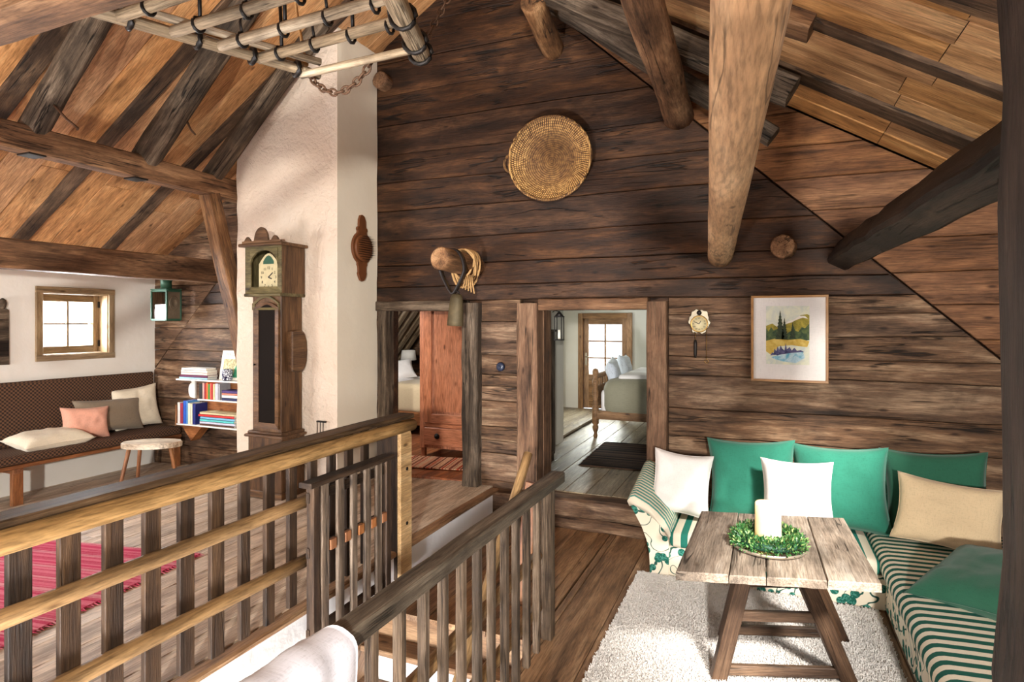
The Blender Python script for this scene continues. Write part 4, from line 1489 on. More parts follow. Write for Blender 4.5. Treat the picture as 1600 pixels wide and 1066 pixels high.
# spandrels closing the opening into an arch
for sx in (-1, 1):
    pts = [(0, 0)]
    for i in range(9):
        a = math.pi / 2 * i / 8
        pts.append((-sx * .17 * (1 - math.sin(a)) if False else sx * (-.166 + .166 * math.cos(a)) * 1, -.13 + .13 * math.sin(a)))
    xs = -4.278 + sx * .168
    poly = [(xs, 2.235), (xs, 2.08)]
    for i in range(9):
        a = math.pi / 2 * i / 8
        poly.append((-4.278 + sx * .165 * math.cos(a), 2.08 + .135 * math.sin(a)))
    poly.append((-4.278, 2.235))
    if sx > 0:
        poly = poly[::-1]
    prism('hood_spandrel', poly, wallM(0, 4.2, 0), .02, M_CLOCKO, lc)
dial_pts = arch(-4.385, -4.145, 1.85, 2.09, .10)
dl = prism('dial', dial_pts, wallM(0, 4.235, 0), .006, M_DIAL, lc)
prism('dial_arch_painting', arch(-4.33, -4.20, 2.09, 2.115, .055), wallM(0, 4.2285, 0), .002, M_GREENTIN, dl)
texts('numerals', [(str(12 if i == 0 else i), .036, wallM(-4.265 + .088 * math.sin(i * math.pi / 6), 4.2275, 1.965 + .088 * math.cos(i * math.pi / 6))) for i in range(12)], M_BLACK, dl)
for ln, an in ((.045, 1.9), (.07, .9)):
    board('hand', (-4.265, 4.224, 1.965), (-4.265 + ln * math.sin(an), 4.224, 1.965 + ln * math.cos(an)), .01, .002, M_BLACK, dl, (0, 1, 0), .0005)
box('cornice', (-4.545, 4.135, 2.25), (-4.02, 4.478, 2.28), M_CLOCKW, lc, .008)
cr = []
for i in range(49):
    t = -1 + 2 * i / 48
    z = .02 + .045 * max(0, 1 - abs((abs(t) - .72) / .16)) ** .6 + .125 * max(0, 1 - (t / .36) ** 2) ** .5 * (1 if abs(t) < .36 else 0)
    cr.append((t * .235, z))
cr = [(-.235, 0), (.235, 0)] + cr[::-1]
prism('crest', cr, wallM(-4.28, 4.17, 2.28), .022, M_CLOCKW, lc, .003)

# fire irons on the chimney behind the balustrade
fi = thing('fire_iron_rack', 'thin black fire irons hanging low on the chimney', 'fire irons', (-3.86, 4.46, .5))
box('rail', (-3.9, 4.455, .60), (-3.80, 4.478, .615), M_IRON, fi, .002)
for xx in (-3.885, -3.85, -3.815):
    tube('fire_iron', [(xx, 4.45, .605), (xx, 4.448, .35), (xx + .008, 4.448, .3)], .004, M_IRON, fi, 5)

# flax comb on the chimney side
fc = thing('flax_comb', 'carved brown flax comb with round spiked plate on the chimney side', 'comb', (-3.67, 4.834, 1.95))
pl = []
half = [(0, .33), (.03, .32), (.05, .28), (.055, .21), (.075, .20), (.08, .18), (.07, .165), (.07, .155)]
half += [(.155 * math.sin(a), .155 * math.cos(a) * 1.05) for a in [math.radians(q) for q in range(30, 151, 10)]]
half += [(.07, -.155), (.075, -.165), (.06, -.19), (.058, -.24), (.066, -.25), (.05, -.29), (.03, -.32), (0, -.33)]
pl = half + [(-a, b) for a, b in half[-2:0:-1]]
prism('board', pl[::-1], sideM(-3.675, 4.834, 2.278), .022, M_COMB, fc, .005)
lathe('plate', [(.0, .03), (.12, .03), (.135, .022), (.135, 0), (0, 0)], M_COMB, fc, sideM(-3.655, 4.834, 2.278), 32)
vs, fs = [], []
for i in range(11):
    for j in range(11):
        a, b = (i - 5) * .02, (j - 5) * .022
        if (a / .12) ** 2 + (b / .125) ** 2 < 1:
            k = len(vs)
            for dy, dz in ((-.0016, -.0016), (.0016, -.0016), (0, .002)):
                vs.append((-3.628, 4.834 + a + dy, 2.278 + b + dz))
            vs.append((-3.56, 4.834 + a * 1.08, 2.278 + b * 1.05))
            fs += [(k, k + 1, k + 3), (k + 1, k + 2, k + 3), (k + 2, k, k + 3)]
tag(mk('spikes', vs, fs, M_IRON, fc), kind='stuff')

# ---------------------------------------------------------------- soft things
def pillow_geo(w, h, t, seed, n=24, pinch=.11, wr=.026):
    vs, fs = [], []
    for s in (1, -1):
        for j in range(n + 1):
            for i in range(n + 1):
                u, v = -1 + 2 * i / n, -1 + 2 * j / n
                x = w / 2 * u * (1 - pinch * (1 - v * v) * u * u)
                y = h / 2 * v * (1 - pinch * (1 - u * u) * v * v)
                k = max(0, (1 - u ** 4) * (1 - v ** 4)) ** .55
                d = .5 * wr * noise.noise(Vector((x * 7 + seed, y * 7, s * 3))) + .35 * wr * noise.noise(Vector((x * 16, y * 16 + seed, s)))
                z = s * (t / 2 * k + .003) + d * k
                vs.append((x, y, z))
    m = (n + 1) ** 2
    for s in (0, 1):
        for j in range(n):
            for i in range(n):
                a = s * m + j * (n + 1) + i
                q = (a, a + 1, a + n + 2, a + n + 1)
                fs.append(q if s == 0 else q[::-1])
    rim = [i for i in range(n + 1)] + [(j + 1) * (n + 1) - 1 for j in range(1, n + 1)] + [n * (n + 1) + i for i in range(n - 1, -1, -1)] + [j * (n + 1) for j in range(n - 1, 0, -1)]
    for a, b in zip(rim, rim[1:] + rim[:1]):
        fs.append((a, a + m, b + m, b))
    return vs, fs


def faceM(c, yaw, lean, roll):
    n = Vector((math.cos(lean) * math.cos(yaw), math.cos(lean) * math.sin(yaw), math.sin(lean)))
    x = Vector((0, 0, 1)).cross(n).normalized()
    y = n.cross(x)
    M = Matrix((x, y, n)).transposed().to_4x4()
    M.translation = Vector(c)
    return M @ Matrix.Rotation(roll, 4, 'Z')


PS = [0]


def pillow(label, c, w, h, t, yaw, lean, roll, mat, group=None, name='cushion', pinch=.11):
    PS[0] += 1
    M = faceM(c, math.radians(yaw), math.radians(lean), math.radians(roll))
    vs, fs = pillow_geo(w, h, t, PS[0] * 5.3, pinch=pinch)
    o = mk(name, vs, fs, mat, None, M, True)
    # welted seam round the edge
    n = 40
    ring = []
    for i in range(n):
        q = 4 * i / n
        s, f = int(q), q - int(q)
        u, v = ((-1 + 2 * f, -1), (1, -1 + 2 * f), (1 - 2 * f, 1), (-1, 1 - 2 * f))[s]
        ring.append(M @ Vector((w / 2 * u * (1 - pinch * (1 - v * v) * u * u), h / 2 * v * (1 - pinch * (1 - u * u) * v * v), 0)))
    tube('piping', ring, .004, mat, o, 5, True)
    return tag(o, label, 'cushion', group)


def rbox(name, lo, hi, r, mat, parent=None, n=4, crown=0.0):
    """rounded box (superellipse style) in world axes, centred object coordinates"""
    lo, hi = Vector(lo), Vector(hi)
    c, d = (lo + hi) / 2, (hi - lo) / 2
    r = min(r, *d)
    # profile grid on sphere corners
    us = []
    for s in (-1, 1):
        for i in range(n + 1):
            us.append((s, i / n))
    vs, fs = [], []
    idx = {}

    def V(p):
        k = tuple(round(q, 5) for q in p)
        if k not in idx:
            idx[k] = len(vs)
            vs.append(k)
        return idx[k]
    # build from a cube grid, then round
    def coords(e):
        a = [-e + r * (1 - math.cos(math.pi / 2 * i / n)) for i in range(n + 1)]
        m_ = max(1, int(2 * (e - r) / .12))
        mid = [-e + r + 2 * (e - r) * i / m_ for i in range(1, m_)]
        b = [e - r * (1 - math.cos(math.pi / 2 * i / n)) for i in range(n, -1, -1)]
        return a + mid + b
    X, Y, Z = coords(d.x), coords(d.y), coords(d.z)

    def rnd(p):
        q = Vector((max(-d.x + r, min(d.x - r, p[0])), max(-d.y + r, min(d.y - r, p[1])), max(-d.z + r, min(d.z - r, p[2]))))
        v = Vector(p) - q
        if v.length > 1e-9:
            v = v.normalized() * r
        o = q + v
        if crown:
            o.z += crown * (1 - (p[0] / d.x) ** 2) * (1 - (p[1] / d.y) ** 2) * (1 if p[2] > 0 else 0)
        return o
    def face(A, B, f):
        for a0, a1 in zip(A, A[1:]):
            for b0, b1 in zip(B, B[1:]):
                q = [V(rnd(f(a0, b0))), V(rnd(f(a1, b0))), V(rnd(f(a1, b1))), V(rnd(f(a0, b1)))]
                q2 = []
                for k in q:
                    if k not in q2:
                        q2.append(k)
                if len(q2) > 2:
                    fs.append(tuple(q2))
    face(X, Y, lambda a, b: (a, b, d.z))
    face(Y, X, lambda a, b: (b, a, -d.z))
    face(Y, Z, lambda a, b: (d.x, a, b))
    face(Z, Y, lambda a, b: (-d.x, b, a))
    face(Z, X, lambda a, b: (b, d.y, a))
    face(X, Z, lambda a, b: (a, -d.y, b))
    return mk(name, vs, fs, mat, parent, Matrix.Translation(c), True)


# ---------------------------------------------------------------- bench corner
bn = thing('corner_bench', 'long bench with brown checked upholstery under the small window', 'bench', (-6.8, 3.6, -.21))
rbox('seat_cushion', (-7.04, 1.9, .195), (-6.49, 5.07, .285), .03, M_CHECK, bn)
board('backrest', (-7.012, 1.9, .615), (-7.012, 5.06, .60), .075, .66, M_CHECK, bn, Vector((-.04, 0, 1)), .02, 3, .003)
board('seat_board', (-6.78, 1.9, .175), (-6.78, 5.07, .175), .56, .035, M_BENCHW, bn, ch=.005)
for y in (2.6, 3.36, 5.02):
    board('leg', (-6.53, y, -.225), (-6.53, y, .158), .09, .05, M_BENCHW, bn, (1, 0, 0), .004)
    board('leg_bracket', (-6.98, y, .135), (-6.50, y, .135), .08, .045, M_BENCHW, bn, ch=.004)
pillow('cream furry cushion lying flat on the bench', (-6.74, 3.76, .35), .66, .42, .17, 0, 84, 0, M_CREAM, 'cushions on the bench')
pillow('pink linen cushion on the bench', (-6.79, 4.14, .455), .45, .35, .15, -14, 20, -4, M_PINK, 'cushions on the bench')
pillow('wide taupe cushion behind the pink one', (-6.885, 4.46, .485), .74, .385, .14, -3, 14, -2, M_TAUPE, 'cushions on the bench')
pillow('large cream cushion at the far end of the bench', (-6.925, 4.80, .53), .54, .5, .12, -8, 10, 4, M_CREAM, 'cushions on the bench')

sl = thing('milking_stool', 'small oval stool with bleached worn top in front of the bench', 'stool', (-5.97, 4.31, floorz(-5.97)))
MS = Matrix.Translation((-5.97, 4.31, 0)) @ Matrix.Rotation(.5, 4, 'Z')
ov = [(.30 * math.cos(2 * math.pi * i / 32), .17 * math.sin(2 * math.pi * i / 32)) for i in range(32)]
prism('seat', ov, MS @ Matrix.Translation((0, 0, .23)), .055, M_STOOL, sl, .012)
for a, b in (((-.18, -.09), (-.24, -.16)), ((-.16, .09), (-.22, .15)), ((.18, .0), (.26, .0))):
    p, q = MS @ Vector((a[0], a[1], .24)), MS @ Vector((b[0], b[1], floorz(-5.97) + .005))
    log('leg', p, q, .022, .017, M_BENCHW, sl, n=8, seg=3)

# pink rug
import itertools


def rug(name, label, c, L, W, rot, mat, tilt=0.0, fringe=True, z=None, group=None):
    nx, ny = 40, 24
    vs, fs = [], []
    for s in (0, 1):
        for j in range(ny + 1):
            for i in range(nx + 1):
                x, y = L * (i / nx - .5), W * (j / ny - .5)
                e = .006 * noise.noise(Vector((x * 3, y * 9, 2)))
                yy = y + (.012 * noise.noise(Vector((x * 5, y, 7))) if j in (0, ny) else 0)
                vs.append((x + (.01 * noise.noise(Vector((y * 12, x, 3))) if i in (0, nx) else 0), yy, (.012 + e * .5 if s == 0 else .001)))
    m = (nx + 1) * (ny + 1)
    for j in range(ny):
        for i in range(nx):
            a = j * (nx + 1) + i
            fs.append((a, a + 1, a + nx + 2, a + nx + 1))
            fs.append((m + a, m + a + nx + 1, m + a + nx + 2, m + a + 1))
    rim = [i for i in range(nx + 1)] + [(j + 1) * (nx + 1) - 1 for j in range(1, ny + 1)] + [ny * (nx + 1) + i for i in range(nx - 1, -1, -1)] + [j * (nx + 1) for j in range(ny - 1, 0, -1)]
    for a, b in zip(rim, rim[1:] + rim[:1]):
        fs.append((a, a + m, b + m, b))
    M = Matrix.Translation(c) @ Matrix.Rotation(tilt, 4, 'Y') @ Matrix.Rotation(rot, 4, 'Z')
    o = mk(name, vs, fs, mat, None, M)
    if fringe:
        fv, ff = [], []
        for s in (-1, 1):
            k = int(W / .022)
            for i in range(k):
                y = W * ((i + .5) / k - .5)
                dy = R.uniform(-.012, .012)
                x0 = s * L / 2
                b = len(fv)
                ln = R.uniform(.03, .05)
                fv += [(x0 - s * .01, y - .005, .004), (x0 - s * .01, y + .005, .004), (x0 + s * ln, y + dy, .003), (x0, y, .012)]
                ff += [(b, b + 1, b + 2), (b, b + 3, b + 2), (b + 1, b + 3, b + 2)]
        tag(mk('fringe', fv, ff, mat, o, M), kind='stuff')
    return tag(o, label, 'rug', group)


TILT = -math.atan(.045)
rug('rag_rug', 'pink and red striped rag rug on the scrubbed floor behind the left balustrade', (-4.78, 2.0, floorz(-4.78) + .002), 2.6, 1.62, math.radians(6), M_PINKRUG, TILT)

# lantern
ln = thing('wall_lantern', 'green tin lantern with glass front on the log wall by the bench', 'lantern', (-6.58, 4.93, 1.57))
for x in (-6.71, -6.45):
    for y in (4.84, 5.02):
        box('corner_post', (x - .009, y - .009, 1.57), (x + .009, y + .009, 1.92), M_GREENTIN, ln, .002)
for z in (1.57, 1.912):
    for y in (4.84, 5.02):
        box('rail', (-6.70, y - .01, z - .008), (-6.46, y + .01, z + .016), M_GREENTIN, ln, .002)
    for x in (-6.71, -6.45):
        box('rail', (x - .01, 4.85, z - .008), (x + .01, 5.01, z + .016), M_GREENTIN, ln, .002)
box('floor_plate', (-6.71, 4.84, 1.56), (-6.45, 5.02, 1.57), M_GREENTIN, ln, .002)
box('roof_plate', (-6.72, 4.83, 1.928), (-6.44, 5.03, 1.94), M_GREENTIN, ln, .003)
lathe('chimney_collar', [(.075, 0), (.06, .012), (.06, .095), (.068, .1), (.068, .105), (0, .105)], M_GREENTIN, ln, Matrix.Translation((-6.58, 4.93, 1.94)), 20)
box('glass_pane', (-6.70, 4.838, 1.585), (-6.46, 4.841, 1.905), M_GLASS, ln, .0005)
sp = box('reflector', (-6.452, 4.85, 1.58), (-6.446, 5.01, 1.91), M_TIN, ln, .001)
lathe('embossed_oval', [(.028, .002), (.04, .012), (.052, .002), (.058, .008), (.066, .0)], M_TIN, sp, sideM(-6.446, 4.93, 1.77) @ Matrix.Scale(1.35, 4, (0, 1, 0)), 28)
box('side_plate', (-6.716, 4.85, 1.58), (-6.712, 5.01, 1.91), M_CLOCKW, ln, .001)
lathe('candle_cup', [(0, 0), (.03, .0), (.034, .012), (.02, .016), (.018, .05), (0, .05)], M_BRASS, ln, Matrix.Translation((-6.55, 4.92, 1.57)), 16)

# dark board with knob at the left edge of the photograph
cb = thing('hanging_board', 'dark wooden board with a knob hanging on the white wall at the left edge', 'board', (-7.03, 3.38, 1.117))
prism('slab', [(-.18, 0), (.18, 0), (.178, .55), (.16, .565), (-.16, .565), (-.178, .55)], sideM(-7.058, 3.377, 1.117), .024, M_GREYBEAM, cb, .004)
lathe('knob', [(.02, 0), (.03, .03), (.034, .06), (.026, .09), (.012, .105), (0, .108)], M_GREYBEAM, cb, Matrix.Translation((-7.04, 3.50, 1.68)), 16)
box('lower_strip', (-7.037, 3.2, 1.20), (-7.028, 3.55, 1.36), M_DARKBEAM, cb, .002)

# ---------------------------------------------------------------- book shelf
bs = thing('book_shelf', 'white painted wall shelf with carved bracket beside the chimney', 'shelf', (-5.78, 5.0, .17))
box('shelf_board', (-6.31, 4.85, .872), (-5.2, 5.03, .888), M_SHELF, bs, .002)
box('shelf_board', (-5.97, 4.86, .652), (-5.2, 5.03, .668), M_SHELF, bs, .002)
box('shelf_board', (-6.29, 4.84, .355), (-5.2, 5.03, .371), M_SHELF, bs, .002)
box('side_panel', (-6.31, 4.84, .345), (-6.295, 5.03, .585), M_BENCHW, bs, .002)
pts = [(0, 0), (.0, -.21), (.02, -.21)]
for i in range(15):
    a = -math.pi / 2 + math.pi * 1.0 * i / 14
    pts.append((.055 + .05 * math.cos(a), -.12 + .085 * math.sin(a)))
pts += [(.05, -.02), (.09, 0)]
prism('carved_bracket', [(-a, b) for a, b in pts][::-1], wallM(-6.10, 4.95, .872), .02, M_SHELF, bs, .002)
prism('corner_bracket', [(0, 0), (.34, 0), (.16, -.18)][::-1], wallM(-6.25, 4.99, .355), .12, M_BENCHW, bs, .004)
box('back_panel', (-6.0, 5.02, .38), (-5.2, 5.033, .86), M_BENCHW, bs, .001)

BOOKM = {}


def bookmat(c):
    if c not in BOOKM:
        BOOKM[c] = plain('book_cloth_%d' % (len(BOOKM) + 1), srgb(*c), .6, 0, 25, .25)
    return BOOKM[c]


def book(label, lo, hi, spine, c, group, lean=0.0):
    """spine: the thin axis, 'x' upright books, 'z' lying ones; spine faces -Y"""
    lo, hi = Vector(lo), Vector(hi)
    t = thing('book', label, 'book', ((lo.x + hi.x) / 2, (lo.y + hi.y) / 2, lo.z), 0, group)
    m = bookmat(c)
    k = .0025
    x0, y0, z0 = lo
    x1, y1, z1 = hi
    if spine == 'x':
        L = [((x0, y0, z0), (x0 + k, y1, z1)), ((x1 - k, y0, z0), (x1, y1, z1)), ((x0, y0, z0), (x1, y0 + k, z1))]
        pg = ((x0 + k, y0 + k, z0 + .004), (x1 - k, y1 - .004, z1 - .004))
    else:
        L = [((x0, y0, z0), (x1, y1, z0 + k)), ((x0, y0, z1 - k), (x1, y1, z1)), ((x0, y0, z0), (x1, y0 + k, z1))]
        pg = ((x0 + .004, y0 + k, z0 + k), (x1 - .004, y1 - .004, z1 - k))
    boxes('cover', L, m, t)
    boxes('pages', [pg], M_PAPERW, t)
    if lean:
        t.matrix_basis = t.matrix_basis @ Matrix.Rotation(lean, 4, 'Y')
    return t


G = 'books on the wall shelf'
z = .889
for lb, c, h, a, b in (('pale blue book at the bottom of the top-shelf stack', (150, 200, 220), .022, -6.28, -5.83), ('dark purple book in the top-shelf stack', (96, 30, 70), .025, -6.27, -5.82),
                       ('rose white book in the top-shelf stack', (230, 200, 190), .028, -6.25, -5.83), ('cream book second from the top of the top-shelf stack', (232, 226, 206), .026, -6.25, -5.83),
                       ('white book on top of the top-shelf stack', (244, 242, 238), .024, -6.24, -5.85)):
    book(lb, (a, 4.87, z), (b, 5.01, z + h), 'z', c, G)
    z += h + .0008
pb = thing('picture_book', 'large cream picture book standing upright on the top shelf', 'book', (-5.56, 4.97, .889))
MB = Matrix.Translation((-5.565, 4.95, .889)) @ Matrix.Rotation(math.radians(-10), 4, 'X') @ Matrix.Rotation(math.radians(90), 4, 'X')
prism('cover', [(-.16, 0), (.16, 0), (.16, .335), (-.16, .335)], MB, .012, bookmat((240, 236, 220)), pb)
prism('cover_picture', [(-.12, .03), (.12, .03), (.12, .24), (-.12, .24)], MB @ Matrix.Translation((0, 0, .0122)), .0006, wash('cover_print', srgb(120, 110, 70), srgb(226, 216, 170), 22), pb)
prism('cover_green_figure', [(.05, .03), (.12, .03), (.12, .17), (.09, .19), (.06, .13)], MB @ Matrix.Translation((0, 0, .0130)), .0006, wash('cover_green', srgb(30, 110, 80), srgb(60, 150, 110), 22), pb)
prism('cover_brown_patch', [(-.12, .03), (-.03, .03), (-.06, .08), (-.12, .09)], MB @ Matrix.Translation((0, 0, .0130)), .0006, wash('cover_brown', srgb(90, 40, 24), srgb(130, 66, 40), 22), pb)
texts('cover_title', [('PERGALL', .052, MB @ Matrix.Translation((.0, .285, .0128)))], bookmat((150, 146, 140)), pb)
mg = thing('patterned_jar', 'small dark blue and white patterned jar before the picture book', 'jar', (-5.55, 4.90, .889))


def jarmat():
    s = NT('blue_white_lattice_glaze')
    tc = s.add('ShaderNodeTexCoord')
    v = s.add('ShaderNodeTexVoronoi', feature='DISTANCE_TO_EDGE')
    v.inputs['Scale'].default_value = 42
    s.link(tc.outputs['Object'], v.inputs['Vector'])
    s.link(s.ramp(v.outputs['Distance'], [(.1, srgb(30, 34, 66)), (.2, srgb(220, 226, 236))]), s.b.inputs['Base Color'])
    s.b.inputs['Roughness'].default_value = .25
    return s.m


lathe('jar_body', [(0, 0), (.045, 0), (.056, .02), (.058, .1), (.05, .125), (.05, .13), (.044, .13), (.05, .1), (.05, .02), (0, .012)], jarmat(), mg, Matrix.Translation((-5.55, 4.90, .889)), 28)
x = -5.955
for lb, c, w, h in (('black book at the left end of the middle shelf', (30, 28, 30), .05, .17), ('dusky pink book on the middle shelf', (190, 150, 140), .034, .185), ('dark red book next to the dusky pink one', (160, 30, 30), .028, .18),
                    ('orange book on the middle shelf', (230, 110, 50), .03, .19), ('green book on the middle shelf', (60, 150, 60), .026, .175), ('coral book on the middle shelf', (216, 96, 80), .026, .185),
                    ('bright red book on the middle shelf', (190, 40, 40), .024, .185), ('cream yellow book on the middle shelf', (226, 210, 150), .03, .18), ('pale grey book on the middle shelf', (190, 190, 200), .05, .185),
                    ('darker grey book right of the pale grey one', (150, 150, 156), .032, .18)):
    book(lb, (x, 4.87, .6685), (x + w - .001, 5.01, .6685 + h), 'x', c, G)
    x += w
z = .6685
for lb, c, h in (('dark blue book at the bottom of the middle-shelf stack', (40, 44, 84), .03), ('white book in the middle-shelf stack', (236, 232, 228), .032), ('salmon book in the middle-shelf stack', (216, 130, 110), .02), ('violet book on top of the middle-shelf stack', (70, 50, 110), .03)):
    book(lb, (-5.60, 4.87, z), (-5.36, 5.0, z + h), 'z', c, G)
    z += h + .0008
x = -6.29
for lb, c, w, h in (('white book at the left end of the bottom shelf', (228, 220, 216), .045, .24), ('red and blue book on the bottom shelf', (150, 50, 70), .05, .235), ('bright blue tall book on the bottom shelf', (40, 90, 190), .05, .265),
                    ('light blue thin book on the bottom shelf', (90, 150, 210), .026, .26), ('ivory book on the bottom shelf', (226, 220, 196), .04, .24), ('yellowish white book left of the navy one', (234, 228, 200), .035, .235), ('navy blue book on the bottom shelf', (30, 40, 110), .05, .24)):
    book(lb, (x, 4.855, .3715), (x + w - .001, 5.01, .3715 + h), 'x', c, G)
    x += w
z = .3715
for lb, c, h, a, b in (('dark brown book at the bottom of the bottom-shelf stack', (90, 60, 50), .02, -5.93, -5.40), ('pale lilac book in the bottom-shelf stack', (200, 200, 220), .026, -5.93, -5.38), ('turquoise book in the bottom-shelf stack', (90, 190, 190), .026, -5.93, -5.4),
                       ('sky blue book in the bottom-shelf stack', (120, 180, 216), .026, -5.92, -5.39), ('red-spined book near the top of the bottom-shelf stack', (200, 50, 50), .026, -5.95, -5.40), ('cream patterned book on top of the bottom-shelf stack', (206, 190, 150), .024, -5.93, -5.37)):
    book(lb, (a, 4.855, z), (b, 5.01, z + h), 'z', c, G)
    z += h + .0008

# ---------------------------------------------------------------- sofa corner
sf = thing('corner_sofa', 'low corner sofa with teal stripes and leaf-print base along the log wall', 'sofa', (.3, 4.5, -.25))
rbox('base', (-.64, 4.29, -.246), (.70, 5.0, -.02), .02, M_FLORAL, sf)
rbox('seat_mattress', (-.625, 4.255, -.03), (.665, 4.99, .075), .045, M_STRIPEX, sf, crown=.012)
rbox('wing_base', (.69, 1.4, -.246), (1.52, 5.0, -.02), .02, M_FLORAL, sf)
rbox('wing_mattress', (.655, 1.39, -.03), (1.53, 4.985, .1), .06, M_STRIPEY, sf, crown=.02)


def arm():
    """flaring arm: leaf-print body, striped pad on top"""
    # cross profile in x,z ; y from front 4.27 to back 4.96, rising to the back
    inner = [(-.60, .03), (-.615, .08), (-.65, .14), (-.70, .19), (-.76, .235), (-.82, .265), (-.865, .285), (-.895, .275)]
    outer = [(-.895, .24), (-.86, .18), (-.81, .09), (-.775, .0), (-.755, -.1), (-.75, -.246)]
    ny = 8
    body = [(-.62, -.246), (-.62, .03)] + [(x, z - .035) for x, z in inner[1:-1]] + outer
    vs, fs = [], []
    m = len(body)
    for j in range(ny + 1):
        y = 4.275 + .69 * j / ny
        k = j / ny
        for x, z in body:
            vs.append((x - .0 * k, y, z + (.12 * k if z > .02 else 0)))
    for j in range(ny):
        for i in range(m):
            a, b = j * m + i, j * m + (i + 1) % m
            fs.append((a, b, b + m, a + m))
    fs.append(tuple(range(m - 1, -1, -1)))
    fs.append(tuple(range(ny * m, ny * m + m)))
    mk('arm_body', vs, fs, M_FLORAL, sf, Matrix.Identity(4))
    top = [(x, z + .012) for x, z in inner]
    bot = [(x - .004, z - .045) for x, z in inner]
    ring = top + [(-.915, .262)] + bot[::-1]
    m = len(ring)
    vs, fs = [], []
    ny = 16
    for j in range(ny + 1):
        k = j / ny
        y = 4.27 + .69 * k
        e = math.sin(math.pi * min(1, max(0, (k * ny + .35) / 2.2)) / 2) if j < 3 else 1
        for x, z in ring:
            mx, mz = -.75, .19
            vs.append((mx + (x - mx) * (.97 + .03 * e), y + .0, (z if e >= 1 else z - .006 * (1 - e)) + .12 * k))
    for j in range(ny):
        for i in range(m):
            a, b = j * m + i, j * m + (i + 1) % m
            fs.append((a, b, b + m, a + m))
    fs.append(tuple(range(m - 1, -1, -1)))
    fs.append(tuple(range(ny * m, ny * m + m)))
    o = mk('arm_pad', vs, fs, M_STRIPEARM, sf, Matrix.Identity(4), True)


arm()
S = 'cushions on the corner sofa'
pillow('white square cushion leaning on the striped sofa arm', (-.575, 4.60, .34), .43, .47, .15, -78, 22, -7, M_WHITE, S)
pillow('large sea-green cushion between the two white ones', (-.09, 4.80, .37), .62, .60, .17, -88, 16, 2, M_GREEN, S)
pillow('white square cushion in front of the two sea-green ones', (.205, 4.56, .36), .46, .46, .16, -92, 16, 1, M_WHITE, S)
pillow('large sea-green cushion right of the middle white one', (.49, 4.80, .37), .62, .60, .17, -95, 16, 2, M_GREEN, S)
pillow('dark green cushion in the sofa corner behind the beige one', (1.07, 4.86, .37), .62, .60, .15, -97, 12, 3, M_DKGREEN, S)
pillow('beige linen cushion propped in the sofa corner', (1.06, 4.52, .335), .58, .43, .14, -108, 22, -3, M_BEIGE, S)
pillow('dark green cushion lying on the striped sofa wing', (1.10, 3.74, .22), .66, .56, .2, 200, 72, 28, M_DKGREEN, S)

# shaggy rug
def shag():
    x0, x1, y0, y1, zb = -.83, .645, 1.6, 4.26, -.249
    o = box('shaggy_rug', (x0, y0, zb), (x1, y1, zb + .014), M_SHAG, None, .003)
    import numpy as np
    rg = np.random.default_rng(3)
    n = 170000
    px, py = rg.uniform(x0, x1, n), rg.uniform(y0, y1, n)
    h = rg.uniform(.009, .018, n)
    a = rg.uniform(0, 2 * math.pi, n)
    dx, dy = np.cos(a), np.sin(a)
    w = .0026
    l = rg.uniform(.003, .011, n)
    b = rg.uniform(0, 2 * math.pi, n)
    base1 = np.stack([px - dy * w, py + dx * w, np.full(n, zb + .012)], 1)
    base2 = np.stack([px + dy * w, py - dx * w, np.full(n, zb + .012)], 1)
    top1 = np.stack([px - dy * w * .8 + np.cos(b) * l, py + dx * w * .8 + np.sin(b) * l, zb + .012 + h], 1)
    top2 = np.stack([px + dy * w * .8 + np.cos(b) * l, py - dx * w * .8 + np.sin(b) * l, zb + .012 + h], 1)
    vs = np.stack([base1, base2, top2, top1], 1).reshape(-1, 3)
    me = bpy.data.meshes.new('pile')
    me.vertices.add(4 * n)
    me.vertices.foreach_set('co', vs.ravel().astype('f'))
    me.loops.add(4 * n)
    me.loops.foreach_set('vertex_index', np.arange(4 * n, dtype='i'))
    me.polygons.add(n)
    me.polygons.foreach_set('loop_start', np.arange(0, 4 * n, 4, dtype='i'))
    me.update(calc_edges=True)
    me.materials.append(M_SHAG)
    p = bpy.data.objects.new('pile', me)
    COL.objects.link(p)
    place(p, Matrix.Identity(4), o)
    tag(p, kind='stuff')
    tag(o, 'white shaggy rug under the coffee table', 'rug')


M_SHAG = plain('white_wool_pile', srgb(232, 228, 224), .95, 0, 3, .15)
shag()

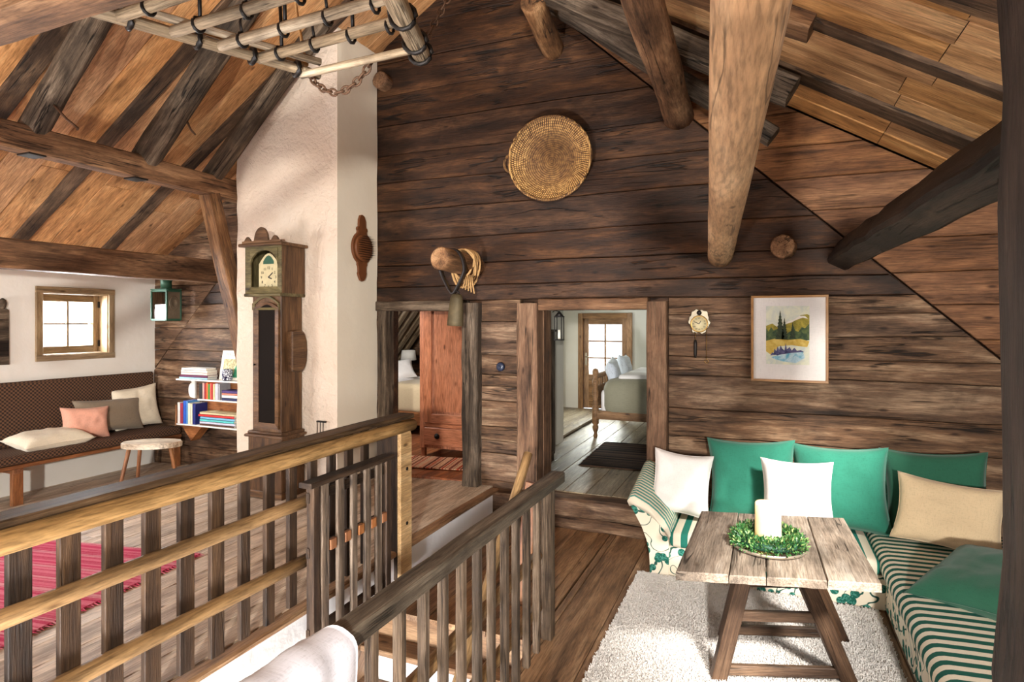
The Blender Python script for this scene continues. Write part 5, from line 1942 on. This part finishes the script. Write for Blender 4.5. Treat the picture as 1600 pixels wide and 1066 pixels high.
# ---------------------------------------------------------------- table
tb = thing('coffee_table', 'rustic coffee table with bleached plank top on trestle legs', 'table', (.04, 3.35, -.25))
CA, CB, CC, CD = Vector((-.372, 2.765, .42)), Vector((.467, 2.985, .42)), Vector((.422, 3.90, .42)), Vector((-.350, 3.71, .42))
fr = [0, .268, .452, .745, 1]
for a, b in zip(fr, fr[1:]):
    a2, b2 = a + .0025, b - .0025
    q = [lerp(CA, CB, a2), lerp(CA, CB, b2), lerp(CD, CC, b2), lerp(CD, CC, a2)]
    c = sum(q, Vector()) / 4
    ax = ((q[3] + q[2]) / 2 - (q[0] + q[1]) / 2).normalized()
    M, _ = frame(c, c + ax)
    M.translation = c
    Mi = M.inverted()
    loc = [Mi @ v for v in q]
    dz = R.uniform(-.002, .002)
    pts = []
    n = 5
    for s, e in ((0, 1), (1, 2), (2, 3), (3, 0)):
        for i in range(n):
            v = lerp(loc[s], loc[e], i / n)
            j = .004 if (s in (0, 2)) else .0012
            pts.append((v.x + (R.uniform(-j, j) if i else 0), v.y + (R.uniform(-.001, .001) if i else 0)))
    ar = sum(pts[i][0] * pts[(i + 1) % len(pts)][1] - pts[(i + 1) % len(pts)][0] * pts[i][1] for i in range(len(pts)))
    if ar < 0:
        pts = pts[::-1]
    n = len(pts)
    pin = inset(pts, .004)
    vs = [(x, y, -.038) for x, y in pts] + [(x, y, dz - .005) for x, y in pts] + [(x, y, dz) for x, y in pin]
    fs = [tuple(range(n - 1, -1, -1)), tuple(range(2 * n, 3 * n))]
    for l in range(2):
        for i in range(n):
            k = (i + 1) % n
            fs.append((l * n + i, l * n + k, (l + 1) * n + k, (l + 1) * n + i))
    mk('top_plank', vs, fs, M_TABLE, tb, M)
for oy in (0, .42):
    o = Vector((.01 * (oy > 0), oy, 0))
    A0, A1 = Vector((-.215, 3.14, -.236)) + o, Vector((-.075, 3.19, .385)) + o
    B0, B1 = Vector((.385, 3.36, -.236)) + o, Vector((.135, 3.27, .385)) + o
    nrm = Vector((-.33, .94, 0))
    board('leg', A0, A1, .075, .05, M_TLEG, tb, nrm, .005, 3, .001)
    board('leg', B0, B1, .075, .05, M_TLEG, tb, nrm, .005, 3, .001)
    for zz in (.085, -.185):
        t = (zz + .236) / .621
        board('cross_bar', lerp(A0, A1, t) - Vector((.03, .01, 0)), lerp(B0, B1, t) + Vector((.03, .01, 0)), .03, .05, M_TLEG, tb, (0, 0, 1), .004)
    board('bearer', Vector((-.28, 3.10, .365)) + o, Vector((.36, 3.33, .365)) + o, .06, .04, M_TLEG, tb, (0, 0, 1), .004)

ty = tag(lathe('tray', [(0, 0), (.165, 0), (.175, .004), (.178, .018), (.172, .018), (.168, .007), (0, .006)], M_PEWTER, None, Matrix.Translation((.016, 3.25, .4225)), 48), 'round pewter tray under the green wreath', 'tray')


def candlemat():
    s = NT('ivory_wax')
    s.b.inputs['Base Color'].default_value = srgb(244, 230, 196)
    s.b.inputs['Roughness'].default_value = .5
    s.b.inputs['Subsurface Weight'].default_value = .5
    s.b.inputs['Subsurface Radius'].default_value = (.05, .03, .012)
    s.b.inputs['Subsurface Scale'].default_value = 1
    s.b.inputs['Emission Color'].default_value = (1, .6, .18, 1)
    s.b.inputs['Emission Strength'].default_value = .5
    return s.m


cv = []
cn = 36
cf = []
rows_ = [(.0605, 0), (.062, .003), (.062, .06), (.061, .12), (.061, .19)]
for i, (r, z) in enumerate(rows_):
    for j in range(cn):
        a = 2 * math.pi * j / cn
        rim = .006 * math.cos(a - .4) + .003 * math.sin(3 * a)
        cv.append((r * math.cos(a), r * math.sin(a), z + (rim if i == len(rows_) - 1 else 0)))
b0 = len(cv)
for j in range(cn):
    a = 2 * math.pi * j / cn
    cv.append((.052 * math.cos(a), .052 * math.sin(a), .188 + .005 * math.cos(a - .4) + .002 * math.sin(3 * a)))
for j in range(cn):
    a = 2 * math.pi * j / cn
    cv.append((.045 * math.cos(a), .045 * math.sin(a), .16))
for i in range(len(rows_) + 1):
    for j in range(cn):
        a, b = i * cn + j, i * cn + (j + 1) % cn
        cf.append((a, b, b + cn, a + cn))
cf.append(tuple(range(len(cv) - cn, len(cv))))
cf.append(tuple(range(cn - 1, -1, -1)))
cd = thing('pillar_candle', 'glowing ivory pillar candle in the middle of the wreath', 'candle', (.016, 3.25, .429))
mk('wax', cv, cf, candlemat(), cd, Matrix.Translation((.016, 3.25, .4295)) @ Matrix.Scale(1.12, 4, (0, 0, 1)), True)
tube('wick', [(.016, 3.25, .605), (.017, 3.25, .62), (.020, 3.25, .628)], .0016, M_BLACK, cd, 5)
pl_ = bpy.data.lights.new('candle_light', 'POINT')
pl_.energy = .55
pl_.color = (1, .7, .35)
pl_.shadow_soft_size = .015
po = bpy.data.objects.new('candle_light', pl_)
COL.objects.link(po)
place(po, Matrix.Translation((.016, 3.25, .66)), cd)


def leafmat():
    s = NT('box_leaf_green')
    oi = s.add('ShaderNodeNewGeometry')
    c = s.ramp(oi.outputs['Random Per Island'], [(.0, srgb(24, 66, 34)), (.45, srgb(52, 112, 58)), (.8, srgb(104, 150, 84)), (1, srgb(170, 190, 120))])
    s.link(c, s.b.inputs['Base Color'])
    s.b.inputs['Roughness'].default_value = .35
    return s.m


wr = thing('leaf_wreath', 'green box-leaf wreath lying on the tray round the candle', 'wreath', (.016, 3.25, .43))
tube('wreath_core', [(.016 + .128 * math.cos(q), 3.25 + .128 * math.sin(q), .458) for q in [2 * math.pi * i / 30 for i in range(30)]], .02, M_GREENTIN, wr, 8, True)
vs, fs = [], []
for i in range(2600):
    q = R.uniform(0, 2 * math.pi)
    t = R.uniform(-.5, math.pi + .5)
    rr_ = R.uniform(.018, .05)
    dirv = Vector((math.cos(q) * math.cos(t), math.sin(q) * math.cos(t), math.sin(t)))
    c = Vector((.016 + .128 * math.cos(q), 3.25 + .128 * math.sin(q), .455)) + dirv * rr_
    if c.z < .432:
        c.z = .432 + R.uniform(0, .01)
    d = (dirv + Vector((R.uniform(-.8, .8), R.uniform(-.8, .8), R.uniform(-.3, .8)))).normalized()
    sd = d.cross(Vector((R.uniform(-1, 1), R.uniform(-1, 1), R.uniform(-1, 1)))).normalized()
    L_, W_ = R.uniform(.014, .024), R.uniform(.004, .006)
    nn = d.cross(sd) * .002
    b = len(vs)
    vs += [c, c + d * L_ * .45 + sd * W_ + nn, c + d * L_, c + d * L_ * .45 - sd * W_ + nn]
    fs += [(b, b + 1, b + 2), (b, b + 2, b + 3)]
tag(mk('leaves', vs, fs, leafmat(), wr), kind='stuff')

# ---------------------------------------------------------------- left chamber behind the first doorway
fl1 = tag(boxes('floor_chamber', [((-6.4, 5.3, -.3), (-3.5, 9.0, -.06)), ((-3.5, 5.3, -.3), (-2.5, 7.2, -.06))], M_REDFLOOR), kind='structure')
floorboards(fl1, -6.4, -3.5, 5.2, 9.0, lambda x: -.01, M_REDFLOOR, .2)
floorboards(fl1, -3.5, -2.5, 5.2, 7.2, lambda x: -.01, M_REDFLOOR, .2)
tag(boxes('wall_chamber_back', [((-6.4, 8.5, -.3), (-3.5, 8.6, 3.2))], M_LOG), kind='structure')
tag(boxes('wall_partition', [((-2.5, 5.3, -.3), (-2.38, 10.3, 3.2))], M_BEDWALL), kind='structure')
wcb = tag(boxes('wall_chamber_side', [((-6.45, 5.3, -.3), (-6.4, 9.0, .6))], M_LOG), kind='structure')
# slanted ceiling of split logs: rises from x=-6.0 to the right
SL = lambda x: .97 + 1.3 * (x + 5.53)
cs = tag(mk('ceiling_chamber', [(-6.5, 5.3, SL(-6.5)), (-6.5, 9.0, SL(-6.5)), (-4.2, 9.0, SL(-4.2)), (-4.2, 5.3, SL(-4.2)), (-6.6, 5.3, SL(-6.5) + .1), (-6.6, 9.0, SL(-6.5) + .1), (-4.3, 9.0, SL(-4.2) + .1), (-4.3, 5.3, SL(-4.2) + .1)],
             [(0, 1, 2, 3), (7, 6, 5, 4), (0, 4, 5, 1), (1, 5, 6, 2), (2, 6, 7, 3), (3, 7, 4, 0)], M_DARKBEAM), kind='structure')
tag(boxes('ceiling_chamber_flat', [((-4.4, 5.3, 2.5), (-2.4, 7.3, 2.6)), ((-4.4, 7.3, 2.5), (-3.4, 9.0, 2.6))], M_LOG), kind='structure')
y = 5.45
while y < 8.45:
    board('ceiling_log', (-6.3, y, SL(-6.3) - .03), (-4.25, y, SL(-4.25) - .03), .15, .07, M_RACK, cs, Vector((1.3, 0, -1)), .02, 4, .004)
    y += .235

wd = thing('wardrobe', 'reddish brown wooden wardrobe with panel door and drawer in the left chamber', 'wardrobe', (-3.25, 6.2, 0))
WX0, WX1, WY = -3.70, -2.86, 5.96
box('carcass', (WX0, WY + .02, .09), (WX1, WY + .5, 1.88), M_WARD, wd, .006)
box('cornice', (WX0 - .04, WY - .02, 1.88), (WX1 + .04, WY + .52, 1.93), M_WARD, wd, .012)
for x in (WX0 + .03, WX1 - .03):
    for yy in (WY + .05, WY + .46):
        box('foot', (x - .025, yy - .025, -.01), (x + .025, yy + .025, .09), M_WARD, wd, .004)
box('corner_stile', (WX0, WY, .09), (WX0 + .065, WY + .03, 1.88), M_WARD, wd, .006)
box('corner_stile', (WX1 - .065, WY, .09), (WX1, WY + .03, 1.88), M_WARD, wd, .006)
box('middle_rail', (WX0 + .065, WY - .004, .335), (WX1 - .065, WY + .03, .38), M_WARD, wd, .006)
DX0, DX1 = WX0 + .068, WX1 - .068
dw = box('door', (DX0, WY + .0, .385), (DX1, WY + .028, 1.86), M_WARD, wd, .004)
for a, b in (((DX0, .385), (DX0 + .10, 1.86)), ((DX1 - .10, .385), (DX1, 1.86))):
    box('door_stile', (a[0], WY - .014, a[1]), (b[0], WY + .002, b[1]), M_WARD, dw, .004)
box('door_rail', (DX0 + .10, WY - .014, .385), (DX1 - .10, WY + .002, .49), M_WARD, dw, .004)
box('door_rail', (DX0 + .10, WY - .014, 1.76), (DX1 - .10, WY + .002, 1.86), M_WARD, dw, .004)
box('door_panel', (DX0 + .13, WY - .008, .52), (DX1 - .13, WY + .004, 1.73), M_WARD, dw, .01)
lathe('key_plate', [(0, 0), (.014, 0), (.016, .004), (0, .006)], M_IRON, dw, wallM(DX1 - .05, WY - .014, 1.13) @ Matrix.Scale(2.2, 4, (0, 1, 0)), 14)
dq = box('drawer', (DX0, WY - .008, .125), (DX1, WY + .028, .33), M_WARD, wd, .008)
lathe('drawer_pull', [(0, 0), (.03, 0), (.034, .006), (.012, .012), (.01, .02), (.018, .026), (0, .03)], M_IRON, dq, wallM(-3.46, WY - .008, .235), 16)

b1 = thing('bed', 'bed with fawn blanket and white pillow in the left chamber', 'bed', (-5.0, 7.6, 0))
rbox('mattress', (-5.5, 6.95, .30), (-3.75, 7.8, .70), .08, M_OCHREBED, b1)
rbox('sheet_fold', (-5.51, 6.94, .58), (-4.75, 7.81, .725), .07, M_WHITE, b1)
box('bed_frame', (-5.53, 6.93, .14), (-3.72, 7.83, .32), M_BENCHW, b1, .01)
for x in (-5.48, -3.78):
    for yy in (6.97, 7.78):
        box('leg', (x - .035, yy - .035, -.01), (x + .035, yy + .035, .2), M_BENCHW, b1, .006)
pillow('white pillow propped up on the bed in the left chamber', (-4.98, 7.42, .835), .5, .34, .14, -50, 42, 10, M_WHITE, None, 'pillow')
pillow('pale grey pillow behind the white one in the left chamber', (-5.20, 7.60, .835), .44, .30, .12, -45, 45, 4, M_BLANKET, None, 'pillow')
nl = thing('bedside_lamp', 'small bedside lamp with white shade in the left chamber', 'lamp', (-5.26, 8.55, .5))
lathe('shade', [(.125, 0), (.105, .155), (.1, .155), (.12, 0)], M_SHADE, nl, Matrix.Translation((-5.2, 8.05, .945)), 28)
lathe('foot', [(0, 0), (.06, 0), (.05, .02), (.015, .04), (.012, .24), (0, .24)], M_BRASS, nl, Matrix.Translation((-5.2, 8.05, .72)), 18)
nl.location = (0, 0, 0)
WM[nl] = Matrix.Identity(4)
for ch in nl.children:
    ch.matrix_parent_inverse = Matrix.Identity(4)
nt = thing('bedside_table', 'small dark table under the bedside lamp in the left chamber', 'table', (-5.2, 8.1, 0))
box('top', (-5.40, 7.9, .69), (-5.0, 8.3, .72), M_BENCHW, nt, .004)
for x in (-5.37, -5.03):
    for yy in (7.93, 8.27):
        box('leg', (x - .02, yy - .02, -.01), (x + .02, yy + .02, .69), M_BENCHW, nt, .003)
rug('striped_runner', 'red and brown striped rag rug in front of the wardrobe', (-3.42, 5.66, .001), 1.0, .5, math.radians(10), M_REDRUG)

# ---------------------------------------------------------------- bedroom behind the second doorway
fl2 = tag(boxes('floor_bedroom', [((-3.45, 5.25, -.3), (2.5, 10.3, -.03))], M_FLOORB), kind='structure')
floorboards(fl2, -2.38, 1.2, 5.14, 10.2, lambda x: .02, M_FLOORB, .24)
floorboards(fl2, -3.4, -2.5, 7.3, 10.2, lambda x: .02, M_FLOORB, .24, joint=False)
bpart = bpy.data.objects['wall_partition']
bpart.data.clear_geometry()
vsf = boxes('tmp', [((-2.5, 5.3, -.3), (-2.38, 7.2, 3.2)), ((-3.45, 7.2, -.3), (-2.38, 7.3, 3.2)), ((-3.5, 7.3, -.3), (-3.4, 8.3, 3.2)), ((-3.5, 9.2, -.3), (-3.4, 10.2, 3.2)), ((-3.5, 8.3, -.3), (-3.4, 9.2, .75)), ((-3.5, 8.3, 1.55), (-3.4, 9.2, 3.2))], M_BEDWALL)
bpart.data = vsf.data
bpy.data.objects.remove(vsf)
tag(boxes('wall_bedroom_back', [((-3.5, 10.2, -.3), (-3.03, 10.3, 2.5)), ((-2.10, 10.2, -.3), (2.5, 10.3, 2.5)), ((-3.03, 10.2, 1.70), (-2.10, 10.3, 2.5))], M_BEDWALL), kind='structure')
tag(boxes('wall_bedroom_right', [((1.4, 5.3, -.3), (1.5, 10.3, 2.5))], M_BEDWALL), kind='structure')
tag(boxes('ceiling_bedroom', [((-3.5, 5.3, 2.2), (1.5, 10.3, 2.3))], M_BEDWALL), kind='structure')

d1 = tag(thing('door_1', None, None, (-2.565, 10.2, .02)), kind='structure')
for x in (-3.0, -2.13):
    box('frame_post', (x - .045, 10.16, .02), (x + .045, 10.30, 1.70), M_DOORW, d1, .006)
box('frame_head', (-2.955, 10.16, 1.61), (-2.175, 10.30, 1.70), M_DOORW, d1, .006)
box('stile', (-2.95, 10.21, .03), (-2.86, 10.26, 1.6), M_DOORW, d1, .004)
box('stile', (-2.27, 10.21, .03), (-2.18, 10.26, 1.6), M_DOORW, d1, .004)
box('rail', (-2.955, 10.212, 1.505), (-2.175, 10.262, 1.615), M_DOORW, d1, .004)
box('rail', (-2.86, 10.21, .52), (-2.27, 10.26, .62), M_DOORW, d1, .004)
box('rail', (-2.86, 10.21, .03), (-2.27, 10.26, .14), M_DOORW, d1, .004)
box('panel', (-2.86, 10.225, .14), (-2.27, 10.245, .52), M_DOORW, d1, .006)
box('glazing_bar', (-2.58, 10.215, .62), (-2.55, 10.25, 1.505), M_DOORW, d1, .003)
for zz in (.915, 1.21):
    box('glazing_bar', (-2.86, 10.217, zz - .012), (-2.27, 10.248, zz + .012), M_DOORW, d1, .003)
for xa, xb in ((-2.86, -2.58), (-2.55, -2.27)):
    for za, zb in ((.62, .903), (.927, 1.198), (1.222, 1.505)):
        boxes('pane', [((xa, 10.228, za), (xb, 10.232, zb))], M_GLASS, d1)
hd = box('handle_plate', (-2.925, 10.20, .78), (-2.89, 10.212, 1.0), M_TIN, d1, .003)
tube('door_handle', [(-2.907, 10.205, .93), (-2.907, 10.165, .93), (-2.83, 10.16, .93)], .008, M_TIN, hd, 8)

b2 = thing('bed', 'bed with turned posts, blue pillows and grey-green blanket in the bedroom', 'bed', (-1.2, 8.4, .02))
PROF = [(.0, 0), (.022, 0), (.03, .03), (.02, .06), (.034, .10), (.042, .14), (.03, .17), (.045, .19), (.045, .40), (.03, .42), (.042, .45), (.028, .49), (.04, .55), (.042, .62), (.026, .66), (.042, .70), (.045, .74), (.03, .78), (.022, .80), (.04, .84), (.044, .87), (.03, .905), (0, .915)]
for yy in (7.68, 9.26):
    lathe('bed_post', PROF, M_DOORW, b2, Matrix.Translation((-2.06, yy, .02)), 16)
    lathe('bed_post', PROF, M_DOORW, b2, Matrix.Translation((.0, yy, .02)), 16)
box('headboard', (-2.075, 7.72, .42), (-2.045, 9.22, .70), M_DOORW, b2, .006)
board('headboard_rail', (-2.06, 7.72, .83), (-2.06, 9.22, .83), .04, .07, M_DOORW, b2, ch=.012)
yy = 7.9
while yy < 9.15:
    board('headboard_slat', (-2.06, yy, .70), (-2.06, yy, .80), .05, .02, M_DOORW, b2, (1, 0, 0), .004)
    yy += .13
box('side_rail', (-2.03, 7.64, .27), (.0, 7.68, .38), M_DOORW, b2, .006)
box('side_rail', (-2.03, 9.26, .27), (.0, 9.30, .38), M_DOORW, b2, .006)
rbox('mattress', (-2.0, 7.68, .33), (.0, 9.26, .66), .07, M_WHITE, b2)
rbox('blanket', (-1.97, 7.62, .30), (.02, 9.31, .80), .15, M_GREYBED, b2, crown=.05)
rbox('sheet_fold', (-1.78, 7.75, .74), (-1.1, 9.2, .855), .05, M_WHITE, b2)
M_BLUECHECK = fabric('pale_blue_check', srgb(206, 214, 224), weave=60, amt=.5)
pillow('pale blue checked pillow at the near side of the turned-post bed', (-1.91, 8.06, .86), .64, .36, .15, 8, 12, 4, M_BLUECHECK, None, 'pillow')
pillow('pale blue checked pillow at the far side of the turned-post bed', (-1.91, 8.80, .88), .64, .36, .15, 4, 12, -3, M_BLUECHECK, None, 'pillow')
rug('woven_rug', 'dark woven rug with light stripes beside the turned-post bed', (-1.15, 6.78, .021), 1.35, 1.3, math.radians(2), M_DARKRUG, 0, True)
w2 = thing('dark_cupboard', 'grey-brown cupboard side just inside the bedroom door', 'cupboard', (-2.25, 5.98, .02))
box('carcass', (-2.36, 5.75, .1), (-2.13, 6.24, 1.44), M_GREYBEAM, w2, .006)
box('plinth', (-2.35, 5.77, .02), (-2.14, 6.23, .1), M_GREYBEAM, w2, .004)
box('top_board', (-2.37, 5.73, 1.44), (-2.12, 6.26, 1.465), M_GREYBEAM, w2, .004)
box('door', (-2.131, 5.78, .14), (-2.118, 6.21, 1.41), M_GREYBEAM, w2, .003)
l2 = thing('hanging_lantern', 'small glazed lantern hanging inside the bedroom doorway', 'lantern', (-1.93, 5.5, 1.36))
for a, b in ((-.035, -.035), (.035, -.035), (.035, .035), (-.035, .035)):
    box('corner_post', (-1.83 + a - .004, 5.48 + b - .004, 1.38), (-1.83 + a + .004, 5.48 + b + .004, 1.60), M_IRON, l2, .001)
for zz in (1.375, 1.60):
    box('plate', (-1.87, 5.44, zz - .006), (-1.79, 5.52, zz + .006), M_IRON, l2, .002)
lathe('cap', [(.045, 0), (.02, .03), (.008, .045), (0, .05)], M_IRON, l2, Matrix.Translation((-1.83, 5.48, 1.606)), 12)
tube('hanger', [(-1.83, 5.48, 1.65), (-1.87, 5.46, 1.66), (-1.885, 5.44, 1.64)], .004, M_IRON, l2, 6)
lathe('candle', [(0, 0), (.014, 0), (.014, .09), (0, .092)], M_ENAMEL, l2, Matrix.Translation((-1.83, 5.48, 1.382)), 12)
ws = thing('washstand', 'white painted washstand against the left bedroom wall', 'washstand', (-3.2, 7.75, .02))
box('carcass', (-3.39, 7.5, .1), (-3.05, 8.1, .78), M_SHELF, ws, .006)
box('top_board', (-3.395, 7.48, .78), (-3.03, 8.12, .81), M_SHELF, ws, .006)
for x in (-3.36, -3.08):
    for yy in (7.53, 8.07):
        box('foot', (x - .02, yy - .02, .02), (x + .02, yy + .02, .1), M_SHELF, ws, .003)
box('door', (-3.052, 7.53, .13), (-3.04, 8.07, .75), M_SHELF, ws, .003)
